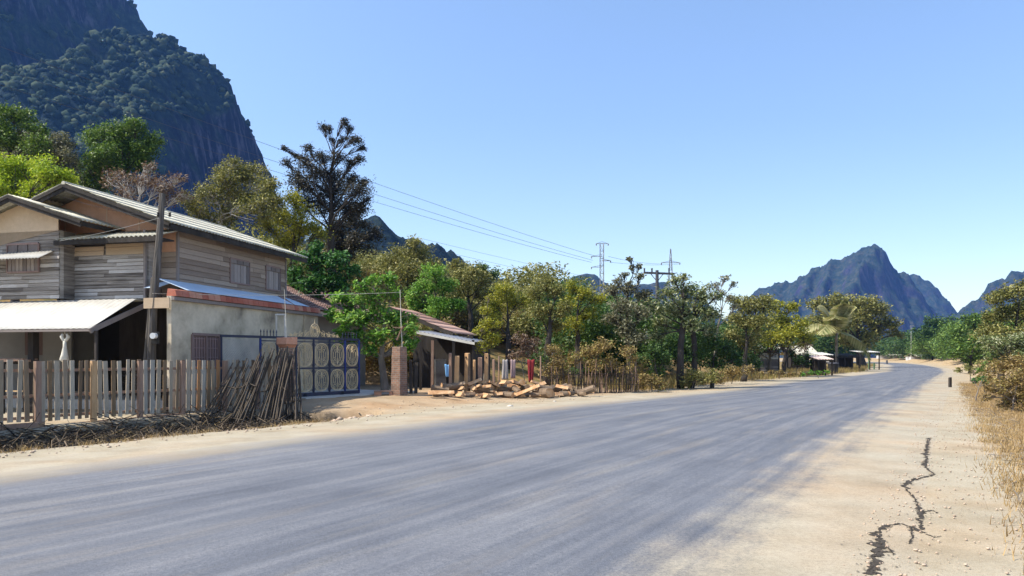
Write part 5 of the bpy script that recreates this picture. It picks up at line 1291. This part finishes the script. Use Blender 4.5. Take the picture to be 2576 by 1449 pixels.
# stick fence
A, B_ = P(1385, HZ, 32.2), P(1606, HZ, 34.2); o = empty('stick_fence', A); tag(o, 'rough fence of dark upright sticks to the right of the firewood', 'fence'); o.location.z = 0
d = B_-A
stick_me = []
for v in range(6):
    mb = MB(); h = rn.uniform(.85, 1.25); mb.tube([(0,0,-.1),(rn.uniform(-.04,.04),0,h*.5),(rn.uniform(-.08,.08),rn.uniform(-.04,.04),h)], [.022,.018,.012], 5)
    me = bpy.data.meshes.new('stick'); me.from_pydata(mb.v, [], mb.f); me.update(); me.materials.append(M['bamboo'] if v % 3 else M['timber_old']); stick_me.append(me)
for i in range(84):
    s = i/83; q = d*s; c = bpy.data.objects.new('stick', rn.choice(stick_me)); col.objects.link(c); c.parent = o
    c.location = (q.x+rn.uniform(-.02, .02), q.y+rn.uniform(-.05, .05), gz(A.x+q.x, A.y+q.y)); c.rotation_euler = (rn.uniform(-.1,.1), rn.uniform(-.1,.1), rn.uniform(0, 6)); c.scale = (1, 1, rn.uniform(.8, 1.35))
for z in (.35, .8):
    mb = MB(); mb.tube([(0, -.04, z+gz(A.x, A.y)), (d.x*.5, d.y*.5-.04, z+.05+gz(A.x, A.y)), (d.x, d.y-.04, z+gz(B_.x, B_.y))], .015, 5); mb.build('rail', M['bamboo'], o)

# ------------------------------------------------------------------ power lines and towers
def lattice(label, px, top, Y, hw_base, hw_top, arms, name='steel_tower', twin=False):
    x = (px-CX)*Y/FP; h = H-(top-HZ)*Y/FP; o = empty(name, (x, Y, 0)); tag(o, label, 'power tower', 'power line towers behind the trees')
    r = .00042*Y; mb = MB(); cs = [(-1,-1),(1,-1),(1,1),(-1,1)]
    def w(z): return hw_base+(hw_top-hw_base)*z/h
    n = 16
    for c in cs: mb.tube([(c[0]*w(0), c[1]*w(0), 0), (c[0]*w(h), c[1]*w(h), h)], r, 4)
    for k in range(n):
        z0, z1 = h*k/n, h*(k+1)/n
        for a, b in zip(cs, cs[1:]+cs[:1]):
            mb.tube([(a[0]*w(z0), a[1]*w(z0), z0), (b[0]*w(z1), b[1]*w(z1), z1)], r*.6, 3)
            mb.tube([(a[0]*w(z1), a[1]*w(z1), z1), (b[0]*w(z1), b[1]*w(z1), z1)], r*.6, 3)
    mb.build('mast', M['steel'], o)
    for (ay, l, rr) in arms:
        z = H-(ay-HZ)*Y/FP; mb = MB(); mb.tube([(-l*Y/FP, 0, z), (0, 0, z+.012*Y*0+ (.0 if l == rr else 0)), (rr*Y/FP, 0, z)], r*1.2, 4)
        mb.tube([(-l*Y/FP, 0, z), (0, 0, z+5*Y/FP), (rr*Y/FP, 0, z)], r*.8, 4); mb.build('crossarm', M['steel'], o)
        for e in (-l, rr):
            if abs(e) < 8: continue
            mb = MB(); mb.tube([(e*Y/FP, 0, z), (e*Y/FP, 0, z-5*Y/FP)], [r*2.2, r*1.6], 6); mb.build('insulator', M['steel'], o)
    return o
lattice('narrow steel tower with three crossarms, left of the ragged grey tree', 1514, 613, 230, .55, .55, [(613, 14, 16), (645, 26, 0), (656, 0, 22), (672, 26, 0)])
lattice('pointed steel lattice tower right of the ragged grey tree', 1687, 626, 300, 2.6, .12, [(661, 23, 23)])
Y = 74; o = empty('utility_pole', ((1653-CX)*Y/FP, Y, 0)); tag(o, 'timber T-pole with two insulators in front of the pointed steel tower', 'utility pole')
h = H+220*Y/FP; mb = MB(); mb.tube([(0,0,0),(0,0,h)], [.2,.16], 8); mb.build('pole', M['cable'], o)
mb = MB(); zc = H+214*Y/FP; mb.bar((-34*Y/FP, 0, zc), (44*Y/FP, 0, zc-.12), .16, .2); mb.bar((0, 0, zc-.9), (-18*Y/FP, 0, zc), .06); mb.bar((0, 0, zc-.9), (18*Y/FP, 0, zc), .06); mb.build('crossarm', M['cable'], o)
for dx in (-32, -13, 30):
    mb = MB(); mb.tube([(dx*Y/FP, 0, zc), (dx*Y/FP, 0, zc+.45)], [.07,.09], 6); mb.build('insulator', M['cable'], o)
def wire(label, a, b, sag, r, m='cable', n=60, group='overhead power lines'):
    A, B_ = P(*a), P(*b); mb = MB(); pts = []
    for i in range(n+1):
        s = (i/n)**1.6; p = A.lerp(B_, s); p.z -= sag*4*s*(1-s); pts.append(p-A)
    mb.tube(pts, [r[0]+(r[1]-r[0])*((i/n)**1.6) for i in range(n+1)], 4); o = mb.build('power_line', M[m], None, loc=A); tag(o, label, 'cable', group)
wire('uppermost of the three long cables crossing the sky', (-260, 20, 70), (1500, 645, 230), 1.0, (.022, .05))
wire('middle one of the three long cables crossing the sky', (-260, 82, 72), (1492, 655, 230), 1.0, (.022, .05))
wire('lowest of the three long cables crossing the sky', (-260, 130, 74), (1488, 660, 230), 1.0, (.022, .05))
wire('upper one of two faint far cables above the tree tops', (1060, 600, 200), (1640, 730, 330), .5, (.035, .05), n=20)
wire('lower one of two faint far cables above the tree tops', (1040, 615, 200), (1640, 745, 330), .5, (.035, .05), n=20)
wire('cable joining the two steel towers, upper strand', (1530, 645, 230), (1666, 664, 300), .6, (.05, .06), n=12)
wire('cable joining the two steel towers, lower strand', (1538, 660, 230), (1708, 664, 300), .6, (.05, .06), n=12)
wire('thin cable from the leaning timber pole to the left gable', (408, 545, 21.5), (160, 495, 21.2), .1, (.006, .006), n=10, group='house cables')
wire('thin cable from the leaning timber pole past the white pipe frame to the green tree', (383, 738, 21.3), (1010, 735, 28.0), .08, (.008, .008), 'rope', n=20, group='house cables')
wire('pale cable running from the leaning timber pole down to the canopy', (400, 548, 21.4), (150, 606, 21.0), .05, (.006, .006), 'rope', n=10, group='house cables')
# thin cane mast above the slim pillar
p = P(1012, 870, 27.2); o = empty('cane_mast', (p.x, p.y, 1.9)); tag(o, 'thin cane with a small wooden crosspiece rising above the slim gate pillar', 'pole')
mb = MB(); mb.tube([(0,0,0),(-.05,0,1.1),(-.08,0,2.2)], [.018,.014,.01], 5); mb.build('cane', M['rope'], o)
mb = MB(); mb.bar((-.35, 0, .82), (.05, 0, .78), .04, .03); mb.bar((-.2, 0, .35), (.02, -.05, .85), .09, .03); mb.build('crosspiece', M['timber_old'], o)
# far street light
Y = 240; x = (2292-CX)*Y/FP; o = empty('street_lamp', (x, Y, 0)); tag(o, 'thin white street lamp standing far off beyond the bend', 'street lamp')
mb = MB(); mb.tube([(0,0,0),(0,0,H+80*Y/FP)], [.10,.06], 6); mb.build('mast', M['white_metal'], o)
mb = MB(); mb.box(-.3, .9, -.2, .2, H+79*Y/FP, H+79*Y/FP+.25); mb.build('lamp_head', M['steel'], o)

# ------------------------------------------------------------------ buildings down the road
def hut(name, label, px0, px1, Y, eave, ridge, roofm, wallm, posts=0, depth=4.0, cat='hut', lean=False, wall=True, y_off=0):
    x0, x1 = (px0-CX)*Y/FP, (px1-CX)*Y/FP; o = empty(name, (x0, Y, 0)); tag(o, label, cat); w = x1-x0
    ze = H-(eave-HZ)*Y/FP; zr = H-(ridge-HZ)*Y/FP
    if lean: corr((0, depth, zr), (w, depth, zr), (0, 0, ze), .25, .02, 1, 'roof', M[roofm], o, th=.02)
    else:
        corr((0, depth/2, zr), (w, depth/2, zr), (0, -.3, ze), .25, .02, 1, 'roof', M[roofm], o, th=.02)
        corr((0, depth/2, zr), (w, depth/2, zr), (0, depth+.3, ze), .25, .02, 1, 'roof', M[roofm], o, th=.02)
    if wall:
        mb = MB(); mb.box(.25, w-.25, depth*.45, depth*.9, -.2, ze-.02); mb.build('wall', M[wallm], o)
    mb = MB(); mb.bar((0, 0 if lean else -.28, ze-.1), (w, 0 if lean else -.28, ze-.1), .06, .12); mb.build('eaves_beam', M['darkwood'], o)
    for k in range(posts):
        xx = .15+(w-.3)*k/max(posts-1, 1); mb = MB(); mb.box(xx-.06, xx+.06, 0, .12, -.2, ze-.1); mb.build('post', M['darkwood'], o)
    return o
hut('roadside_hut', 'hut with broad whitish roof left of the palm, behind the weeds', 2003, 2062, 82, 893, 868, 'roofgrey', 'darkwood', 3, 5)
hut('roadside_hut', 'dark open shelter with thin grey roof behind the white board fence', 1905, 1985, 80, 878, 868, 'roofgrey', 'darkwood', 4, 5)
hut('market_stall', 'small stall with faded pink roof at the edge of the road', 2056, 2098, 66, 904, 894, 'pink_roof', 'darkwood', 3, 2.5, 'stall', True)
hut('market_stall', 'low stall with dark roof sloping up to the right, beyond the pink-roofed stall', 2105, 2165, 88, 897, 889, 'darkwood', 'darkwood', 4, 3, 'stall', True)
hut('market_stall', 'far stall with thin pale roof on green posts before the bend', 2162, 2215, 98, 886, 882, 'white_metal', 'green_paint', 3, 3, 'stall', True, False)
hut('lean_to', 'white sloping sheet roof behind the pink-roofed stall', 2060, 2098, 76, 893, 886, 'white_metal', 'darkwood', 2, 3, 'lean-to', True)
o = hut('white_building', 'long low white building at the far end of the road', 2222, 2286, 345, 894, 889, 'roofgrey', 'plaster_white', 0, 8, 'building')
o = hut('white_building', 'small white building partly behind the far trees, right of the long one', 2305, 2350, 250, 897, 889, 'roofgrey', 'plaster_white', 0, 8, 'building')
o = hut('violet_roof_building', 'building with a dull violet roof above the long white one', 2245, 2275, 365, 886, 876, 'shutter_grey', 'shutter_grey', 0, 8, 'building')
# board fence with a white panel
Y = 66; x0, x1 = (1911-CX)*Y/FP, (1958-CX)*Y/FP; w = x1-x0; o = empty('board_screen', (x0, Y, 0)); tag(o, 'grey board screen with a white block panel along its top, left of the huts', 'screen')
zt = H-(888-HZ)*Y/FP; zm = H-(904-HZ)*Y/FP
mb = MB(); planks(mb, (0, 0), (1, 0), w, .15, zm-.02, .14, 3, (0, -1)); mb.box(0, w, .01, .06, .1, zm-.02); mb.build('boards', M['shutter_grey'], o)
mb = MB(); mb.box(0, w, 0, .05, zm+.01, zt); mb.build('white_panel', M['white_metal'], o)
for k in range(4):
    mb = MB(); xx = w*(.36+.16*k); mb.box(xx-.10, xx+.10, -.012, -.001, zm+.16, zm+.42); mb.build('block', M['steel'], o)
mb = MB(); mb.box(-.1, -.02, -.05, .05, 0, zt); mb.box(w+.02, w+.1, -.05, .05, 0, zt); mb.build('frame', M['darkwood'], o)
# dark bin
p = gxy(2096, 940); o = empty('rubbish_bin', (p.x, p.y, 0), .2); tag(o, 'black rubbish bin by the road in front of the pink-roofed stall', 'bin')
mb = MB(); mb.tube([(0,0,0),(0,0,1.0)], [.42,.52], 12); mb.build('body', M['black'], o); mb = MB(); mb.tube([(0,0,1.0),(0,0,1.06),(0,0,1.12)], [.56,.55,.3], 12); mb.build('lid', M['cable'], o)
# green posts
for px, lab in ((2186, 'left green post by the far stall'), (2199, 'right green post by the far stall')):
    p = gxy(px, 929); o = empty('green_post', (p.x, p.y, 0)); tag(o, lab+', standing on the pale verge', 'post', 'green posts at the verge')
    mb = MB(); mb.tube([(0,0,0),(0,0,H-(890 if px == 2186 else 912)*0-(0)+(2.2 if px == 2186 else .9)-H)], .11, 8); mb.build('post', M['green_paint'], o)
# distant marker and road post
p = gxy(2231, 916); o = empty('marker_post', (p.x, p.y, 0)); tag(o, 'tiny dark marker post far off on the left of the bend', 'post')
mb = MB(); mb.tube([(0,0,0),(0,0,1.0)], [.25,.22], 8); mb.build('post', M['cable'], o)
p = gxy(2390, 974); o = empty('road_post', (p.x, p.y, gz(p.x, p.y)-.05), .3); tag(o, 'short dark wooden post on the right shoulder of the road', 'post')
mb = MB(); mb.hexa([(-.07,-.06,0),(.07,-.06,0),(.07,.06,0),(-.07,.06,0)], [(-.065,-.06,.56),(.065,-.06,.60),(.065,.06,.60),(-.065,.06,.57)]); mb.build('post', M['bark_dark'], o, bevel=.012)

# ------------------------------------------------------------------ ditch litter, stones, grass
def stuff_mesh(name, V, F, m, label, cat):
    me = np_mesh(name, V, F); o = link(name, me, m); tag(o, label, cat, kind='stuff'); return o
def sticks_on_ground(name, label, n, rlo, rhi, Llo, Lhi, m, place, seed, zup=.05, tilt=.25):
    rng = np.random.default_rng(seed); V = []; F = []
    xy = place(rng, n); z = hz(xy[:, 0], xy[:, 1]); mb = MB()
    for (x, y), zz in zip(xy, z):
        L = rng.uniform(Llo, Lhi); a = rng.uniform(0, 2*math.pi); t = rng.normal()*tilt; d = Vector((math.cos(a)*math.cos(t), math.sin(a)*math.cos(t), abs(math.sin(t))))
        p = Vector((x, y, zz+rng.uniform(0, zup))); k = Vector((rng.normal(), rng.normal(), 0))*.05*L; mb.tube([p, p+d*L*.5+k, p+d*L], rng.uniform(rlo, rhi), 3, cap=False)
    o = mb.build(name, m); tag(o, label, 'brushwood', kind='stuff')
def in_ditch(rng, n):
    out = []
    while len(out) < n:
        t = rng.uniform(-7, 6.6); q = rng.uniform(.5, 4.3); p = F0+FD*t+FN*q
        if float(road_side(np.array([p[0]]), np.array([p[1]]))[0]) > .5: out.append(p)
    return np.array(out)
sticks_on_ground('brushwood', 'dark twigs and dead brush filling the ditch before the picket fence', 9500, .005, .013, .2, .8, mk('dark_brush', [(.015,.012,.009),(.05,.038,.027),(.20,.15,.10)], 3, .9, island=.7), in_ditch, 5, .22)
sticks_on_ground('dead_grass', 'straw and dead stalks lying in the ditch', 2200, .003, .007, .15, .5, mk('straw', [(.22,.15,.07),(.38,.28,.14),(.5,.4,.24)], 6, .9, island=.6), in_ditch, 6, .25)
rn = random.Random(8); mb = MB()
pts = []
for k in range(14):
    px = -60+k*62; p = gxy(px, 1122-k*4.2-5*(k % 2), -.3); pts.append(Vector((p.x, p.y, gz(p.x, p.y)+.12+.04*math.sin(k*1.7))))
o = empty('hose', pts[0]); tag(o, 'black water hose lying along the ditch', 'hose'); mb.tube([p-pts[0] for p in pts], .022, 6); mb.build('pipe', M['black'], o, smooth=True)
V0, F0_i = ico(1)
def stones(name, label, n, place, rlo, rhi, m, seed, flat=.6, pw=2.5):
    rng = np.random.default_rng(seed); xy = place(rng, n); n = len(xy); z = hz(xy[:, 0], xy[:, 1]); r = (rlo+(rhi-rlo)*rng.random(n)**pw)[:, None, None]
    V = np.concatenate([xy, (z+.012)[:, None]], 1)[:, None, :]+V0[None]*r*(1+.22*rng.normal(size=(n, len(V0), 1)))*np.array((1, 1, flat)); F = F0_i[None]+np.arange(n)[:, None, None]*len(V0)
    return stuff_mesh(name, V.reshape(-1, 3), F.reshape(-1, 3), m, label, 'gravel')
def at_bank(rng, n):
    out = []
    while len(out) < n:
        px = rng.uniform(835, 960); py = rng.uniform(1036, 1070); p = gxy(px, py, -.1)
        if abs(py-(1085-(px-835)*.22-.0)) < 34: out.append((p.x, p.y))
    out = np.array(out); return out[hz(out[:, 0], out[:, 1]) < -.04]
stones('rubble', 'broken clods and rubble on the cut bank at the end of the ditch', 420, at_bank, .02, .14, M['rock'], 1)
def right_sh(rng, n):
    out = []
    while len(out) < n:
        Y = 3.5+rng.random()**1.6*26; x = 2.63+.59*(Y-5.42)+rng.uniform(-.25, 3.2); out.append((x, Y))
    return np.array(out)
stones('gravel', 'loose pale gravel on the right shoulder', 7000, right_sh, .003, .018, M['rock'], 2, .6, 4)
def left_sh(rng, n):
    out = []
    while len(out) < n:
        k = rng.integers(1, 9); s = rng.random(); a, b = L_EDGE[k], L_EDGE[k+1]; p = a+(b-a)*s; d = (b-a)/np.linalg.norm(b-a); p = p+np.array((-d[1], d[0]))*rng.uniform(-.3, 3.0 if k > 3 else .8); out.append(p)
    return np.array(out)
stones('gravel', 'loose stones on the earth forecourt and left shoulder', 1500, left_sh, .006, .035, M['rock'], 3, .6, 4)
for px, py, s, lab in ((1283, 1022, .09, 'pale rock lying alone on the earth before the firewood'), (970, 1040, .2, 'flat brown rock on the earth above the end of the ditch'), (1395, 1010, .06, 'small grey rock on the earth right of the pale rock')):
    p = gxy(px, py); o = empty('rock', (p.x, p.y, gz(p.x, p.y))); tag(o, lab, 'rock')
    r_ = np.random.default_rng(px); v = V0*s*(1+.15*r_.normal(size=(len(V0), 1)))*np.array((1.3, .9, .5)); me = np_mesh('stone', v, F0_i); link('stone', me, M['stone_pale'] if px != 970 else M['rock'], o)
def blades(name, label, n, place, hlo, hhi, w, leaf, seed, cat='grass'):
    rng = np.random.default_rng(seed); xy = place(rng, n); z = hz(xy[:, 0], xy[:, 1]); n = len(xy)
    a = rng.uniform(0, 2*math.pi, n); h = rng.uniform(hlo, hhi, n); ln = rng.normal(size=(n, 2))*.35*h[:, None]; dx = np.cos(a)*w; dy = np.sin(a)*w
    b = np.concatenate([xy, z[:, None]], 1)
    V = np.stack([b+np.stack([dx, dy, 0*dx], 1), b-np.stack([dx, dy, 0*dx], 1), b+np.stack([ln[:, 0]-dx*.2, ln[:, 1]-dy*.2, h], 1), b+np.stack([ln[:, 0]+dx*.2, ln[:, 1]+dy*.2, h], 1)], 1).reshape(-1, 3)
    return stuff_mesh(name, V, np.arange(len(V)).reshape(-1, 4), M['leaf_'+leaf], label, cat)
def clumped(rng, n, gen, k=40, s=.12):
    c = gen(rng, max(1, n//k)); return (np.repeat(c, k, 0)+rng.normal(size=(len(c)*k, 2))*s)
def right_bank(rng, n):
    Y = 4+rng.random(n)**1.5*42; x = 2.63+.59*(Y-5.42)+1.3+rng.random(n)**.9*7; return np.stack([x, Y], 1)
blades('dry_grass', 'thin dry grass on the right bank', 190000, lambda r, n: clumped(r, n, right_bank, 26, .16), .02, .13, .006, 'straw', 11)
sticks_on_ground('litter', 'dead twigs and dark litter strewn over the right bank', 5000, .003, .009, .06, .3, M['bark'], right_bank, 14, .03)
def verge_left(rng, n):
    out = []
    while len(out) < n:
        k = rng.integers(8, 13); s = rng.random(); a, b = L_EDGE[k], L_EDGE[k+1]; p = a+(b-a)*s; d = (b-a)/np.linalg.norm(b-a); out.append(p+np.array((-d[1], d[0]))*rng.uniform(1.4, 7))
    return np.array(out)
blades('dry_grass', 'tall straw-coloured grass along the left verge before the huts', 24000, lambda r, n: clumped(r, n, verge_left, 20, .4), .15, .6, .016, 'dry', 12)
def ditch_edge(rng, n):
    out = []
    while len(out) < n:
        k = rng.integers(1, 4); s = rng.random(); a, b = L_EDGE[k], L_EDGE[k+1]; p = a+(b-a)*s; d = (b-a)/np.linalg.norm(b-a); out.append(p+np.array((-d[1], d[0]))*rng.uniform(.35, 1.3))
    return np.array(out)
blades('dry_grass', 'short dry grass on the lip of the ditch beside the road', 5000, lambda r, n: clumped(r, n, ditch_edge, 20, .1), .03, .12, .004, 'straw', 13)
# ------------------------------------------------------------------ haze
hm = bpy.data.materials.new('haze'); hm.use_nodes = True; hm.node_tree.nodes.clear()
ho = hm.node_tree.nodes.new('ShaderNodeOutputMaterial'); hv = hm.node_tree.nodes.new('ShaderNodeVolumePrincipled')
hv.inputs['Color'].default_value = (.16, .40, 1.0, 1); hv.inputs['Density'].default_value = .00013; hv.inputs['Anisotropy'].default_value = .2
hm.node_tree.links.new(hv.outputs[0], ho.inputs['Volume'])
mb = MB(); mb.box(-1500, 2200, -320, 2750, -12, 900)
hb = mb.build('haze', hm); hb['kind'] = 'stuff'
